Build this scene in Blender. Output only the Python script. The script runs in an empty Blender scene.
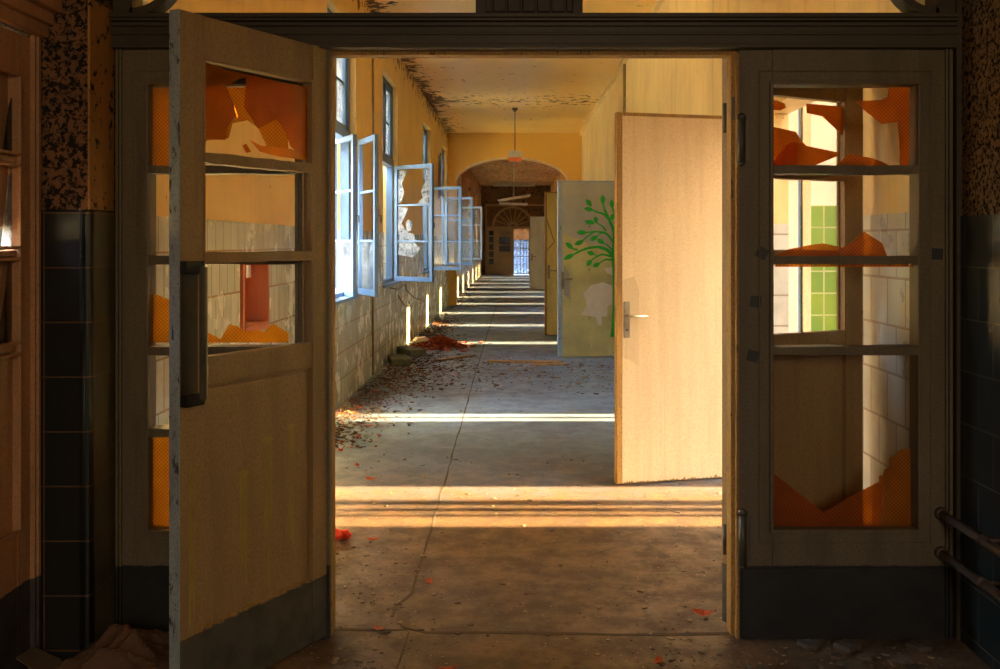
import bpy, bmesh, math, random
from mathutils import Vector, Matrix
random.seed(7)
PI = math.pi
SC = bpy.context.scene
COL = SC.collection
EYE = 1.55

# ------------------------------------------------------------------ helpers
class MB:
    """collects shapes, then links them as ONE mesh object"""
    def __init__(s):
        s.bm = bmesh.new(); s.mi = 0
    def _tag(s, faces):
        for f in faces: f.material_index = s.mi
    def box(s, x0, x1, y0, y1, z0, z1, bev=0.0, M=None):
        r = bmesh.ops.create_cube(s.bm, size=1.0)
        vs = r['verts']
        T = Matrix.Translation(((x0+x1)/2, (y0+y1)/2, (z0+z1)/2)) @ Matrix.Diagonal((abs(x1-x0), abs(y1-y0), abs(z1-z0), 1))
        if M is not None: T = M @ T
        bmesh.ops.transform(s.bm, matrix=T, verts=vs)
        fs = set(f for v in vs for f in v.link_faces)
        s._tag(fs)
        if bev > 0:
            es = list(set(e for v in vs for e in v.link_edges))
            rr = bmesh.ops.bevel(s.bm, geom=es, offset=bev, segments=2, affect='EDGES', profile=0.6)
            s._tag(rr['faces'])
        return s
    def tube(s, pts, r, n=10, cap=True):
        pts = [Vector(p) for p in pts]
        rs = r if isinstance(r, (list, tuple)) else [r]*len(pts)
        rings = []; up = None
        for i, p in enumerate(pts):
            a = pts[max(0, i-1)]; b = pts[min(len(pts)-1, i+1)]
            t = (b-a).normalized()
            if up is None:
                up = Vector((0, 0, 1)) if abs(t.z) < .9 else Vector((1, 0, 0))
            side = t.cross(up).normalized(); up = side.cross(t).normalized()
            rings.append([s.bm.verts.new(p + (side*math.cos(2*PI*k/n) + up*math.sin(2*PI*k/n))*rs[i]) for k in range(n)])
        fs = []
        for i in range(len(rings)-1):
            for k in range(n):
                fs.append(s.bm.faces.new((rings[i][k], rings[i][(k+1) % n], rings[i+1][(k+1) % n], rings[i+1][k])))
        if cap:
            fs.append(s.bm.faces.new(rings[0][::-1])); fs.append(s.bm.faces.new(rings[-1]))
        for f in fs: f.smooth = True
        s._tag(fs); return s
    def prism(s, poly, d, M=None, axis='y', o=0.0):
        """polygon in (x,z) extruded along y from o to o+d (or in (x,y) along z)"""
        def P(p, k):
            v = Vector((p[0], o+k, p[1])) if axis == 'y' else Vector((p[0], p[1], o+k))
            return M @ v if M is not None else v
        A = [s.bm.verts.new(P(p, 0)) for p in poly]; B = [s.bm.verts.new(P(p, d)) for p in poly]
        n = len(poly); fs = [s.bm.faces.new(A), s.bm.faces.new(B[::-1])]
        for i in range(n):
            fs.append(s.bm.faces.new((A[i], B[i], B[(i+1) % n], A[(i+1) % n])))
        s._tag(fs); return s
    def ring_bar(s, c, r, a0, a1, w, y0, y1, seg=24):
        """flat bar bent along an arc in the xz plane"""
        prev = None; fs = []
        for i in range(seg+1):
            a = a0+(a1-a0)*i/seg
            q = []
            for rr, y in ((r-w/2, y0), (r+w/2, y0), (r+w/2, y1), (r-w/2, y1)):
                q.append(s.bm.verts.new((c[0]+rr*math.cos(a), y, c[1]+rr*math.sin(a))))
            if prev:
                for k in range(4):
                    fs.append(s.bm.faces.new((prev[k], prev[(k+1) % 4], q[(k+1) % 4], q[k])))
            else: fs.append(s.bm.faces.new(q))
            prev = q
        fs.append(s.bm.faces.new(prev[::-1])); s._tag(fs); return s
    def face(s, pts, smooth=False):
        f = s.bm.faces.new([s.bm.verts.new(p) for p in pts]); f.material_index = s.mi; f.smooth = smooth; return s
    def build(s, name, mats, parent=None, loc=None, rz=None):
        bmesh.ops.recalc_face_normals(s.bm, faces=s.bm.faces[:])
        me = bpy.data.meshes.new(name); s.bm.to_mesh(me); s.bm.free()
        for m in (mats if isinstance(mats, (list, tuple)) else [mats]): me.materials.append(m)
        o = bpy.data.objects.new(name, me); COL.objects.link(o)
        if parent is not None: o.parent = parent
        if loc is not None: o.location = loc
        if rz is not None: o.rotation_euler.z = rz
        return o

def tag(o, label=None, cat=None, group=None, kind=None):
    if label: o['label'] = label
    if cat: o['category'] = cat
    if group: o['group'] = group
    if kind: o['kind'] = kind
    return o
def empty(name, loc=(0, 0, 0), rz=0.0):
    o = bpy.data.objects.new(name, None); COL.objects.link(o)
    o.location = loc; o.rotation_euler.z = rz; o.empty_display_size = .1
    return o

# ------------------------------------------------------------------ materials
def new_mat(name):
    m = bpy.data.materials.new(name); m.use_nodes = True
    nt = m.node_tree; nt.nodes.clear()
    return m, nt
class N:
    def __init__(s, nt): s.nt = nt
    def __call__(s, t, ins=None, **kw):
        n = s.nt.nodes.new(t)
        for k, v in kw.items(): setattr(n, k, v)
        for k, v in (ins or {}).items():
            if isinstance(v, bpy.types.NodeSocket): s.nt.links.new(v, n.inputs[k])
            else: n.inputs[k].default_value = v
        return n
    def math(s, op, a, b=0.0, c=None):
        i = {0: a, 1: b}
        if c is not None: i[2] = c
        return s('ShaderNodeMath', i, operation=op).outputs[0]
    def mix(s, f, a, b, mode='MIX'):
        n = s('ShaderNodeMix', data_type='RGBA', blend_type=mode)
        for k, v in ((0, f), (6, a), (7, b)):
            if isinstance(v, bpy.types.NodeSocket): s.nt.links.new(v, n.inputs[k])
            else: n.inputs[k].default_value = v if k == 0 else rgba(v)
        return n.outputs[2]
    def step(s, v, a, b):
        n = s('ShaderNodeMapRange', {0: v, 1: a, 2: b, 3: 0.0, 4: 1.0}, clamp=True)
        n.interpolation_type = 'SMOOTHSTEP'
        return n.outputs[0]
    def noise(s, vec, scale, detail=4, rough=.55, dist=0.0):
        return s('ShaderNodeTexNoise', {'Vector': vec, 'Scale': scale, 'Detail': detail, 'Roughness': rough, 'Distortion': dist}).outputs[0]
    def vscale(s, vec, x, y, z):
        return s('ShaderNodeVectorMath', {0: vec, 1: (x, y, z)}, operation='MULTIPLY').outputs[0]
def rgba(c): return tuple(c)+(1.0,) if len(c) == 3 else tuple(c)

def pos(n): return n('ShaderNodeNewGeometry').outputs['Position']
def objc(n): return n('ShaderNodeTexCoord').outputs['Object']
def finish(n, nt, col, rough=.6, bump=None, bstr=.3, bdist=.01, spec=.5, metal=0.0):
    b = n('ShaderNodeBsdfPrincipled', {'Roughness': rough, 'Metallic': metal})
    b.inputs['Specular IOR Level'].default_value = spec
    if isinstance(rough, bpy.types.NodeSocket): nt.links.new(rough, b.inputs['Roughness'])
    if isinstance(col, bpy.types.NodeSocket): nt.links.new(col, b.inputs['Base Color'])
    else: b.inputs['Base Color'].default_value = rgba(col)
    if bump is not None:
        bp = n('ShaderNodeBump', {'Strength': bstr, 'Distance': bdist, 'Height': bump})
        nt.links.new(bp.outputs[0], b.inputs['Normal'])
    o = n('ShaderNodeOutputMaterial'); nt.links.new(b.outputs[0], o.inputs[0])

def paint(name, base, dirt, chip=None, rough=.55, dirt_amt=.5, chip_thr=.66, scale=1.0, grain=(1, 1, 1), kick=None, kick_z=.25, spec=.4, local=False, bstr=.25):
    """weathered paint: mottled dirt, chipped flecks, fine vertical grain; optionally a second paint colour below kick_z"""
    m, nt = new_mat(name); n = N(nt)
    p = objc(n) if local else pos(n)
    g = n.vscale(p, *grain)
    a = n.noise(g, 3.2*scale, 6, .62)
    col = n.mix(n.math('MULTIPLY', n.step(a, .35, .75), dirt_amt), base, dirt)
    fine = n.noise(n.vscale(p, 60, 60, 60), 1.6, 4, .75)
    col = n.mix(n.math('MULTIPLY', n.step(fine, .42, .70), .65), col, dirt)
    run = n.noise(n.vscale(p, grain[0]*9, grain[1]*9, grain[2]*.9), 1.0, 4, .7)
    col = n.mix(n.math('MULTIPLY', n.step(run, .55, .80), .5), col, tuple(k*.7 for k in dirt))
    if kick is not None:
        z = n('ShaderNodeSeparateXYZ', {0: p}).outputs[2]
        w = n.math('ADD', z, n.math('MULTIPLY', n.noise(p, 30, 2), .012))
        kc = n.mix(n.step(n.noise(p, 9, 5), .4, .75), kick, tuple(k*.45 for k in kick))
        col = n.mix(n.math('LESS_THAN', w, kick_z+.006), col, kc)
    h = n.math('ADD', n.math('MULTIPLY', a, .6), n.math('MULTIPLY', fine, .25))
    if chip is not None:
        c = n.noise(n.vscale(p, grain[0]*1.0, grain[1]*1.0, grain[2]*1.0), 17*scale, 5, .7, .4)
        cm = n.step(c, chip_thr, chip_thr+.03)
        col = n.mix(cm, col, chip)
        h = n.math('SUBTRACT', h, n.math('MULTIPLY', cm, .5))
    finish(n, nt, col, rough, h, bstr, .006, spec)
    return m

def tiles(name, colA, colB, grout, axes='yz', w=.2, h=.2, off=.5, rough=.18, z0=0.0, dirt=(.05, .04, .03), dirt_amt=.4, mortar=.006, spec=.6):
    m, nt = new_mat(name); n = N(nt)
    p = pos(n); s3 = n('ShaderNodeSeparateXYZ', {0: p})
    u = s3.outputs[1] if axes == 'yz' else s3.outputs[0]
    if axes == 'both': u = n.math('ADD', s3.outputs[0], s3.outputs[1])
    v = n.math('SUBTRACT', s3.outputs[2], z0)
    vec = n('ShaderNodeCombineXYZ', {0: u, 1: v, 2: 0.0}).outputs[0]
    b = n('ShaderNodeTexBrick', {'Vector': vec, 'Color1': rgba(colA), 'Color2': rgba(colB), 'Mortar': rgba(grout), 'Scale': 1.0,
                                 'Mortar Size': mortar, 'Mortar Smooth': .15, 'Bias': 0.0, 'Brick Width': w, 'Row Height': h}, offset=off, offset_frequency=2)
    a = n.noise(p, 2.4, 6, .65)
    col = n.mix(n.math('MULTIPLY', n.step(a, .42, .72), dirt_amt), b.outputs[0], dirt)
    tilt = n('ShaderNodeTexBrick', {'Vector': vec, 'Color1': (0, 0, 0, 1), 'Color2': (1, 1, 1, 1), 'Mortar': (.5, .5, .5, 1), 'Scale': 1.0,
                                    'Mortar Size': 0.0, 'Brick Width': w, 'Row Height': h}, offset=off, offset_frequency=2)
    hh = n.math('ADD', n.math('MULTIPLY', b.outputs[1], -1.0), n.math('MULTIPLY', n.noise(p, 7, 2), .35))
    rg = n.math('ADD', rough, n.math('MULTIPLY', n.noise(p, 5, 4), .2))
    finish(n, nt, col, rg, hh, .5, .006, spec)
    return m

def plaster(name, base, dirt, flake, flake_thr=.64, rough=.5, scale=1.0, streak=.4, spec=.35, edge=None, bstr=.35, band=None):
    """painted plaster with vertical run marks and flaked patches; edge=(axis,value,width) flakes more along a line"""
    m, nt = new_mat(name); n = N(nt)
    p = pos(n); s3 = n('ShaderNodeSeparateXYZ', {0: p})
    a = n.noise(p, 1.1*scale, 6, .6)
    st = n.noise(n.vscale(p, 7, 7, .45), 1.0, 5, .65)
    col = n.mix(n.math('MULTIPLY', n.step(a, .35, .7), .45), base, dirt)
    col = n.mix(n.math('MULTIPLY', n.step(st, .5, .78), streak), col, dirt)
    f = n.noise(n.vscale(p, 1, 1, 1), 6*scale, 7, .68, .5)
    thr = flake_thr
    v = f
    if edge:
        ax, val, wid = edge
        d = n.math('ABSOLUTE', n.math('SUBTRACT', s3.outputs[ax], val))
        e = n.math('SUBTRACT', 1.0, n.step(d, 0.0, wid))
        v = n.math('ADD', v, n.math('MULTIPLY', e, .17))
    if band:
        ax, val, wid = band
        d = n.math('ABSOLUTE', n.math('SUBTRACT', s3.outputs[ax], val))
        e = n.math('SUBTRACT', 1.0, n.step(d, 0.0, wid))
        v = n.math('ADD', v, n.math('MULTIPLY', e, .10))
    fm = n.step(v, thr, thr+.03)
    col = n.mix(fm, col, flake)
    h = n.math('SUBTRACT', n.math('MULTIPLY', n.noise(p, 14, 5, .6), .5), n.math('MULTIPLY', fm, .6))
    finish(n, nt, col, n.math('ADD', rough, n.math('MULTIPLY', fm, .5)), h, bstr, .01, spec)
    return m

def plain(name, c, rough=.5, metal=0.0, var=.25, scale=12, spec=.5):
    m, nt = new_mat(name); n = N(nt)
    p = pos(n)
    col = n.mix(n.math('MULTIPLY', n.step(n.noise(p, scale, 5, .65), .35, .75), var*2), c, tuple(x*.4 for x in c))
    finish(n, nt, col, rough, n.noise(p, scale*3, 3), .2, .004, spec, metal)
    return m

def amber(name, c, tr=.5, dark=.38, cell=.0155):
    """patterned amber glass: diamond relief, lets light through from behind"""
    m, nt = new_mat(name); n = N(nt)
    q = objc(n); s3 = n('ShaderNodeSeparateXYZ', {0: q})
    k = 2*PI/cell*.5
    a = n.math('SINE', n.math('MULTIPLY', n.math('ADD', s3.outputs[0], s3.outputs[2]), k))
    b = n.math('SINE', n.math('MULTIPLY', n.math('SUBTRACT', s3.outputs[0], s3.outputs[2]), k))
    g = n.math('MULTIPLY', n.math('ABSOLUTE', a), n.math('ABSOLUTE', b))
    f = n.step(g, .0, .33)
    mott = n.noise(q, 9, 4)
    full = n.mix(n.step(mott, .3, .7), c, tuple(x*.72 for x in c))
    col = n.mix(f, tuple(x*dark for x in c), full)
    t = n('ShaderNodeBsdfTransparent', {0: col}); l = n('ShaderNodeBsdfTranslucent', {0: col}); d = n('ShaderNodeBsdfDiffuse', {0: col})
    gl = n('ShaderNodeBsdfGlossy', {0: (1, .9, .8, 1), 'Roughness': .25})
    m1 = n('ShaderNodeMixShader', {0: tr, 1: l.outputs[0], 2: t.outputs[0]})
    m2 = n('ShaderNodeMixShader', {0: .12, 1: m1.outputs[0], 2: d.outputs[0]})
    m3 = n('ShaderNodeMixShader', {0: .04, 1: m2.outputs[0], 2: gl.outputs[0]})
    o = n('ShaderNodeOutputMaterial'); nt.links.new(m3.outputs[0], o.inputs[0])
    return m
def clear_glass(name, tint=(.93, .96, .97), dirt=.0, dcol=(.8, .85, .9)):
    m, nt = new_mat(name); n = N(nt)
    t = n('ShaderNodeBsdfTransparent', {0: rgba(tint)})
    gl = n('ShaderNodeBsdfGlossy', {0: (1, 1, 1, 1), 'Roughness': .05})
    fr = n('ShaderNodeFresnel', {0: 1.45})
    m1 = n('ShaderNodeMixShader', {0: fr.outputs[0], 1: t.outputs[0], 2: gl.outputs[0]})
    d = n('ShaderNodeBsdfDiffuse', {0: rgba(dcol)}); l = n('ShaderNodeBsdfTranslucent', {0: rgba(dcol)})
    md = n('ShaderNodeMixShader', {0: .5, 1: d.outputs[0], 2: l.outputs[0]})
    f = n.math('MULTIPLY', n.step(n.noise(pos(n), 8, 5, .7), .3, .8), dirt)
    m2 = n('ShaderNodeMixShader', {0: f, 1: m1.outputs[0], 2: md.outputs[0]})
    o = n('ShaderNodeOutputMaterial'); nt.links.new(m2.outputs[0], o.inputs[0])
    return m

M = {}
M['frame'] = paint('olive brown frame paint', (.155, .122, .066), (.072, .052, .026), (.045, .035, .022), .5, .6, .70, 1.0, (3, 3, .6), kick=(.020, .019, .017), kick_z=.285)
M['beam'] = paint('dark beam paint', (.062, .046, .026), (.028, .020, .012), (.02, .016, .012), .5, .7, .68, 1.0, (.5, 3, 3))
M['leaf'] = paint('brown leaf paint', (.37, .235, .10), (.20, .125, .052), (.075, .06, .045), .5, .55, .71, 1.0, (3, 3, .5), kick=(.085, .075, .06), kick_z=.25)
M['leafedgelit'] = paint('worn edge tinted by cool light', (.40, .46, .46), (.17, .19, .18), (.06, .055, .05), .5, .5, .58, 1.2, (2, 2, .7))  # blue grey tint paints cool side light onto the worn edge
M['halldoor'] = paint('salmon brown door paint', (.50, .26, .12), (.22, .12, .06), (.10, .06, .035), .55, .5, .70, 1.0, (3, 3, .6), kick=(.06, .05, .045), kick_z=.33)
M['cream'] = paint('cream door paint', (.83, .66, .40), (.60, .43, .22), (.22, .13, .06), .5, .45, .735, .9, (4, 4, .35), spec=.4)
M['woodedge'] = paint('bare worn wood edge', (.42, .24, .06), (.16, .085, .03), (.06, .035, .02), .65, .6, .6, 1.4, (3, 3, .4))
M['paledoor'] = None
M['yellowdoor'] = paint('yellow green door paint', (.70, .56, .16), (.40, .30, .09), (.16, .11, .05), .5, .6, .66, .9, (2, 2, .6))
M['whitedoor'] = paint('off white door paint', (.80, .72, .48), (.55, .46, .26), (.55, .50, .08), .5, .5, .62, .8, (2, 2, .6))
M['sash'] = paint('pale blue sash paint', (.15, .25, .40), (.08, .13, .21), (.15, .11, .08), .5, .5, .63, 1.2, (2, 2, .8))
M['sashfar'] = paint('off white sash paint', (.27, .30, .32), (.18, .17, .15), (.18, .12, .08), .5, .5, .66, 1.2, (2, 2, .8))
M['tileL'] = tiles('pale glazed tiles', (.66, .66, .50), (.56, .58, .46), (.40, .27, .14), 'yz', .15, .25, .5, .16, dirt=(.30, .22, .12), dirt_amt=.5)
M['tileR'] = tiles('pale glazed tiles right', (.62, .62, .52), (.52, .55, .49), (.34, .27, .20), 'yz', .2, .2, .5, .2, dirt=(.25, .2, .13), dirt_amt=.4)
M['tileD'] = tiles('dark green glazed tiles', (.015, .016, .013), (.010, .011, .009), (.13, .07, .028), 'both', .2, .2015, 0, .3, z0=.045, dirt=(.02, .014, .01), dirt_amt=.5, mortar=.003, spec=.3)
M['tileDR'] = tiles('dark blue green glazed tiles', (.022, .032, .032), (.014, .021, .021), (.13, .11, .08), 'yz', .23, .2015, .5, .26, z0=.045, dirt=(.015, .012, .01), dirt_amt=.5, mortar=.003, spec=.4)
M['tileG'] = tiles('yellow green room tiles', (.17, .32, .025), (.12, .25, .03), (.40, .42, .2), 'xz', .15, .15, 0, .3, dirt=(.30, .33, .03), dirt_amt=.4)
M['tileDlit'] = tiles('dark tiles tinted as lit', (.11, .088, .040), (.085, .070, .034), (.16, .09, .035), 'yz', .3, .2015, 0, .25, z0=.045, dirt=(.03, .02, .01), dirt_amt=.5, mortar=.004)  # paler olive paints the light falling on the pier's side tiles
M['ochre'] = plaster('ochre wall plaster', (.84, .56, .17), (.58, .36, .11), (.20, .10, .035), .665, .4, 1.0, .5, edge=(2, 4.2, .45))
M['ochre2'] = plaster('pale ochre wall plaster', (.88, .67, .30), (.52, .36, .15), (.20, .12, .06), .68, .4, 1.0, .8)
M['arch'] = plaster('deep ochre plaster', (.80, .49, .10), (.66, .39, .08), (.45, .28, .1), .78, .5, .8, .15)
M['archwhite'] = plain('pale arch edge', (.80, .68, .44), .6)
M['ceil'] = plaster('ochre gloss ceiling', (.94, .62, .18), (.80, .49, .12), (.12, .055, .02), .635, .30, 1.0, 0.0, .5, edge=(0, -1.68, .5), bstr=.25, band=(1, 19.0, 1.6))
M['ruin'] = plaster('brown ruined plaster', (.66, .31, .06), (.34, .15, .035), (.08, .04, .018), .53, .8, 1.4, .4)
M['ruindark'] = plaster('dark ruined plaster', (.26, .13, .045), (.12, .06, .024), (.05, .026, .012), .56, .8, 1.4, .4)
M['moldy'] = plaster('mouldy brown plaster', (.21, .095, .030), (.10, .048, .018), (.012, .009, .006), .495, .75, 9.0, .5, bstr=.8)
M['moldyR'] = plaster('peeling brown plaster', (.27, .145, .055), (.12, .065, .03), (.012, .009, .007), .505, .7, 8.0, .5, bstr=.8)
M['pillarlit'] = plaster('lit peeling pillar plaster', (.42, .20, .04), (.16, .08, .025), (.02, .015, .01), .57, .6, 3.2, .5, bstr=.6)  # orange tone paints warm light onto the pier's peeling side plaster
M['white'] = plaster('white room plaster', (.80, .74, .62), (.6, .52, .4), (.4, .3, .2), .75, .5, 1, .2)
M['black'] = plain('black lacquer', (.012, .012, .012), .35, 0, .2)
M['steel'] = plain('worn steel', (.30, .26, .20), .4, .8, .3)
M['iron'] = plain('painted hinge iron', (.10, .085, .06), .45, .3, .3)
M['pipe'] = plain('rusty brown pipe', (.11, .07, .05), .5, .2, .4)
M['tape'] = plain('black tape', (.010, .012, .013), .5)
M['conduit'] = plain('dirty conduit', (.34, .25, .12), .6)
M['rod'] = plain('dark rod', (.10, .08, .06), .5)
M['lamp'] = plain('pale grey lamp housing', (.58, .55, .48), .4)
M['lamporange'] = plain('orange red lamp cover', (.85, .20, .04), .35, 0, .1)
M['tube'] = plain('off white lamp body', (.62, .52, .36), .5)
M['redwood'] = paint('red brown boards', (.50, .14, .035), (.30, .08, .02), (.10, .04, .02), .5, .5, .68, 1.0, (2, 2, .5))
M['amber'] = amber('amber patterned glass', (1.0, .31, .012))
M['amberlight'] = amber('light amber patterned glass', (1.0, .43, .025))
M['amberred'] = amber('red amber patterned glass', (1.0, .20, .008))
M['glass'] = clear_glass('dusty window glass', dirt=.15)
M['frost'] = clear_glass('frosted broken glass', dirt=1.5, dcol=(.50, .50, .50))
M['glassback'] = clear_glass('smooth back of glass', (.98, .97, .95), 0.0)
M['coolfrost'] = clear_glass('cool frosted glass', (.5, .56, .66), dirt=1.3, dcol=(.30, .37, .48))
M['darkglass'] = plain('dark glass', (.02, .022, .015), .1)
M['green'] = plain('green spray paint', (.012, .46, .03), .45, 0, .1)
M['barepaint'] = plain('bare grey primer patch', (.78, .75, .66), .6, 0, .1)
M['greypatch'] = plain('grey worn patch', (.36, .36, .32), .6, 0, .2)
M['wornpatch'] = paint('worn handle area', (.72, .56, .33), (.55, .40, .2), (.2, .13, .06), .6, .5, .68, 1, (3, 3, .5))
M['drip'] = plain('yellow green dried drips', (.40, .285, .05), .5, 0, .25)
M['leafbrown'] = plain('dry brown leaves', (.17, .085, .035), .8, 0, .5, 25)
M['leafred'] = plain('red orange leaves', (.52, .10, .03), .7, 0, .4, 25)
M['chip'] = plain('pale plaster chips', (.32, .25, .15), .8, 0, .5, 25)
M['chipdark'] = plain('dark rubble', (.11, .085, .06), .85, 0, .5, 18)
M['cloth'] = plain('dirty brown cloth', (.13, .062, .030), .8, 0, .5, 7)
M['card'] = plain('dirty cardboard', (.13, .09, .055), .85, 0, .3, 9)
M['plank'] = plain('grey brown plank', (.34, .22, .12), .7, 0, .4, 8)
M['brick'] = plain('mossy brick', (.16, .17, .11), .9, 0, .4, 16)
M['redbit'] = plain('bright red scrap', (.85, .05, .015), .5, 0, .15, 10)
M['boxgreen'] = plain('yellow green carton', (.55, .60, .18), .6, 0, .2, 10)
M['board'] = plain('dark vertical boards', (.05, .035, .022), .6, 0, .4, 9)
M['cable'] = plain('dark loose cable', (.20, .14, .07), .6)
M['facade'] = plain('pale outdoor facade', (.22, .26, .32), .8)

M['bluestrip'] = paint('blue grey edge paint', (.40, .50, .62), (.22, .26, .32), (.12, .09, .06), .5, .5, .62, 1.2, (2, 2, .8))
def two_tone_door():
    m, nt = new_mat('grey over yellow green flaking paint'); n = N(nt)
    q = objc(n); s3 = n('ShaderNodeSeparateXYZ', {0: q})
    w = n.math('ADD', s3.outputs[2], n.math('ADD', n.math('MULTIPLY', s3.outputs[0], -.32), n.math('MULTIPLY', n.noise(q, 4, 5), .35)))
    up = n.step(w, 1.52, 1.55)
    lo = n.mix(n.step(n.noise(q, 2.5, 5), .35, .7), (.62, .60, .26), (.44, .43, .20))
    hi = n.mix(n.step(n.noise(q, 2.0, 5), .35, .7), (.46, .47, .41), (.36, .37, .33))
    col = n.mix(up, lo, hi)
    fl = n.noise(n.vscale(q, 1, 1, .7), 15, 6, .7)
    col = n.mix(n.step(fl, .635, .65), col, (.18, .15, .09))
    col = n.mix(n.step(n.noise(n.vscale(q, 1, 1, .6), 6, 6, .7), .66, .67), col, (.62, .60, .52))
    finish(n, nt, col, .55, n.noise(q, 18, 4), .25, .006, .4)
    return m
M['paledoor'] = two_tone_door()

def floor_mat():
    m, nt = new_mat('worn concrete screed floor'); n = N(nt)
    p = pos(n); s3 = n('ShaderNodeSeparateXYZ', {0: p})
    a = n.noise(p, .9, 7, .6); b = n.noise(p, 5, 6, .7); c = n.noise(p, 40, 4, .7)
    col = n.mix(n.step(a, .35, .68), (.18, .28, .43), (.11, .165, .25))
    col = n.mix(n.math('MULTIPLY', n.step(b, .45, .72), .6), col, (.15, .145, .14))
    col = n.mix(n.math('MULTIPLY', n.step(c, .5, .66), .5), col, (.10, .085, .07))
    e = n.noise(p, 16, 6, .75)
    col = n.mix(n.math('MULTIPLY', n.step(e, .5, .7), .45), col, (.11, .095, .08))
    # brown dried mud trodden in around the doorway
    y = n.math('ADD', s3.outputs[1], n.math('MULTIPLY', b, 1.6))
    mud = n.math('SUBTRACT', 1.0, n.step(y, 6.6, 8.5))
    col = n.mix(n.math('MULTIPLY', mud, .93), col, n.mix(n.step(b, .35, .65), (.150, .078, .024), (.062, .031, .011)))
    col = n.mix(n.math('MULTIPLY', n.math('MULTIPLY', n.step(e, .52, .66), mud), .6), col, (.05, .026, .010))
    sp = n.noise(p, 60, 2, .5)
    col = n.mix(n.step(sp, .70, .72), col, (.46, .38, .26))
    h = n.math('ADD', n.math('MULTIPLY', b, .5), n.math('MULTIPLY', c, .5))
    rg = n.math('ADD', .34, n.math('MULTIPLY', n.step(b, .3, .7), .3))
    finish(n, nt, col, rg, h, .35, .006, .5)
    return m
M['floor'] = floor_mat()

# ------------------------------------------------------------------ setting
def wall_cells(mb, lo, hi, along0, along1, z0, z1, openings, axis, splits=(), pick=None):
    """wall slab with rectangular openings; axis 'y': runs along Y between x=lo..hi; axis 'x': runs along X between y=lo..hi"""
    us = sorted({along0, along1, *[o[0] for o in openings], *[o[1] for o in openings], *[s for s in splits if along0 < s < along1]})
    us = [u for u in us if along0 <= u <= along1]
    for u0, u1 in zip(us[:-1], us[1:]):
        um = (u0+u1)/2
        cut = sorted([(o[2], o[3]) for o in openings if o[0] < um < o[1]])
        z = z0; runs = []
        for a, b in cut:
            if a > z: runs.append((z, a))
            z = max(z, b)
        if z < z1: runs.append((z, z1))
        for a, b in runs:
            if pick: mb.mi = pick(um, (a+b)/2)
            if axis == 'y': mb.box(lo, hi, u0, u1, a, b)
            else: mb.box(u0, u1, lo, hi, a, b)

XL, XR = -1.68, 1.58
CEIL = 4.2
TILE = 1.67
END = 47.7
ARCH0, ARCH1 = 24.72, 25.08
WIN = [(9.0, 10.6), (12.7, 14.3), (18.15, 19.75), (22.6, 24.2), (29.1, 30.7), (35.0, 36.6), (41.0, 42.6)]
WZ0, WZ1, WTR = 1.0, 3.72, 2.65
NARROW = (4.10, 4.62, WZ0, WZ1)  # added opening, hidden by the frame, lets in extra skylight
HATCH = (6.12, 6.78, .98, 1.46)
STRIPES = [8.97, 15.6, 18.9, 22.2, 25.5, 28.7, 31.5, 34.9, 38.2, 41.6, 44.6]
DOORS = [(4.88, 6.66), (12.75, 13.73), (15.2, 16.86)] + [(s-.5, s+.5) for s in STRIPES if s not in (15.6, 31.5)] + [(31.0, 32.9)]
DOORH = 2.39

# floor: one slab for the hall, corridor and the rooms off it
f = MB(); f.box(-4.2, 6.6, -6.2, END+11, -.2, 0.0)
tag(f.build('floor', M['floor']), 'worn grey concrete floor running down the corridor', 'floor', kind='structure')

M['yard'] = paint('sandy yard', (.52, .40, .20), (.34, .27, .13), None, .9, .7, spec=.1)
mb = MB(); mb.box(-70, -4.2, -40, 90, -.35, -.25)  # added ground that reflects warm daylight up to the ceiling
tag(mb.build('ground', M['yard']), 'sandy ground outside the windows, added to bounce warm light onto the ceiling', 'ground', kind='structure')
# corridor left wall: tiled dado below, ochre plaster above, window openings
mb = MB()
ops = [(a, b, WZ0, WZ1) for a, b in WIN] + [HATCH, NARROW]
wall_cells(mb, XL-.36, XL, 4.06, END, TILE, CEIL, [(a, b, max(z0, TILE), z1) for a, b, z0, z1 in ops if z1 > TILE], 'y', (ARCH0,), lambda u, z: 2 if u > ARCH0 else 1)
wall_cells(mb, XL-.36, XL+.012, 4.06, END, 0, TILE, [(a, b, z0, min(z1, TILE)) for a, b, z0, z1 in ops], 'y', (), lambda u, z: 0)
tag(mb.build('wall_left', [M['tileL'], M['ochre'], M['ruin']]), 'ochre corridor wall with pale tiled dado and tall windows', 'wall', kind='structure')

# corridor right wall with doorways and one interior window
mb = MB()
rops = [(a, b, 0.0, DOORH) for a, b in DOORS]
wall_cells(mb, XR, XR+.2, 4.06, END, TILE, CEIL, [(a, b, max(z0, TILE), z1) for a, b, z0, z1 in rops], 'y', (ARCH0,), lambda u, z: 2 if u > ARCH0 else 1)
wall_cells(mb, XR-.012, XR+.2, 4.06, END, 0, TILE, [(a, b, z0, min(z1, TILE)) for a, b, z0, z1 in rops], 'y', (), lambda u, z: 0)
tag(mb.build('wall_right', [M['tileR'], M['ochre2'], M['ruin']]), 'pale ochre corridor wall with a row of doorways', 'wall', kind='structure')

# ceiling
mb = MB(); mb.mi = 0; mb.box(-2.1, 6.4, 3.98, ARCH0, CEIL, CEIL+.2)
mb.mi = 1; mb.box(-2.1, 6.4, ARCH0, END+.3, CEIL, CEIL+.2)
tag(mb.build('ceiling', [M['ceil'], M['ruin']]), 'glossy ochre corridor ceiling with flaking brown spots', 'ceiling', kind='structure')

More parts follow.
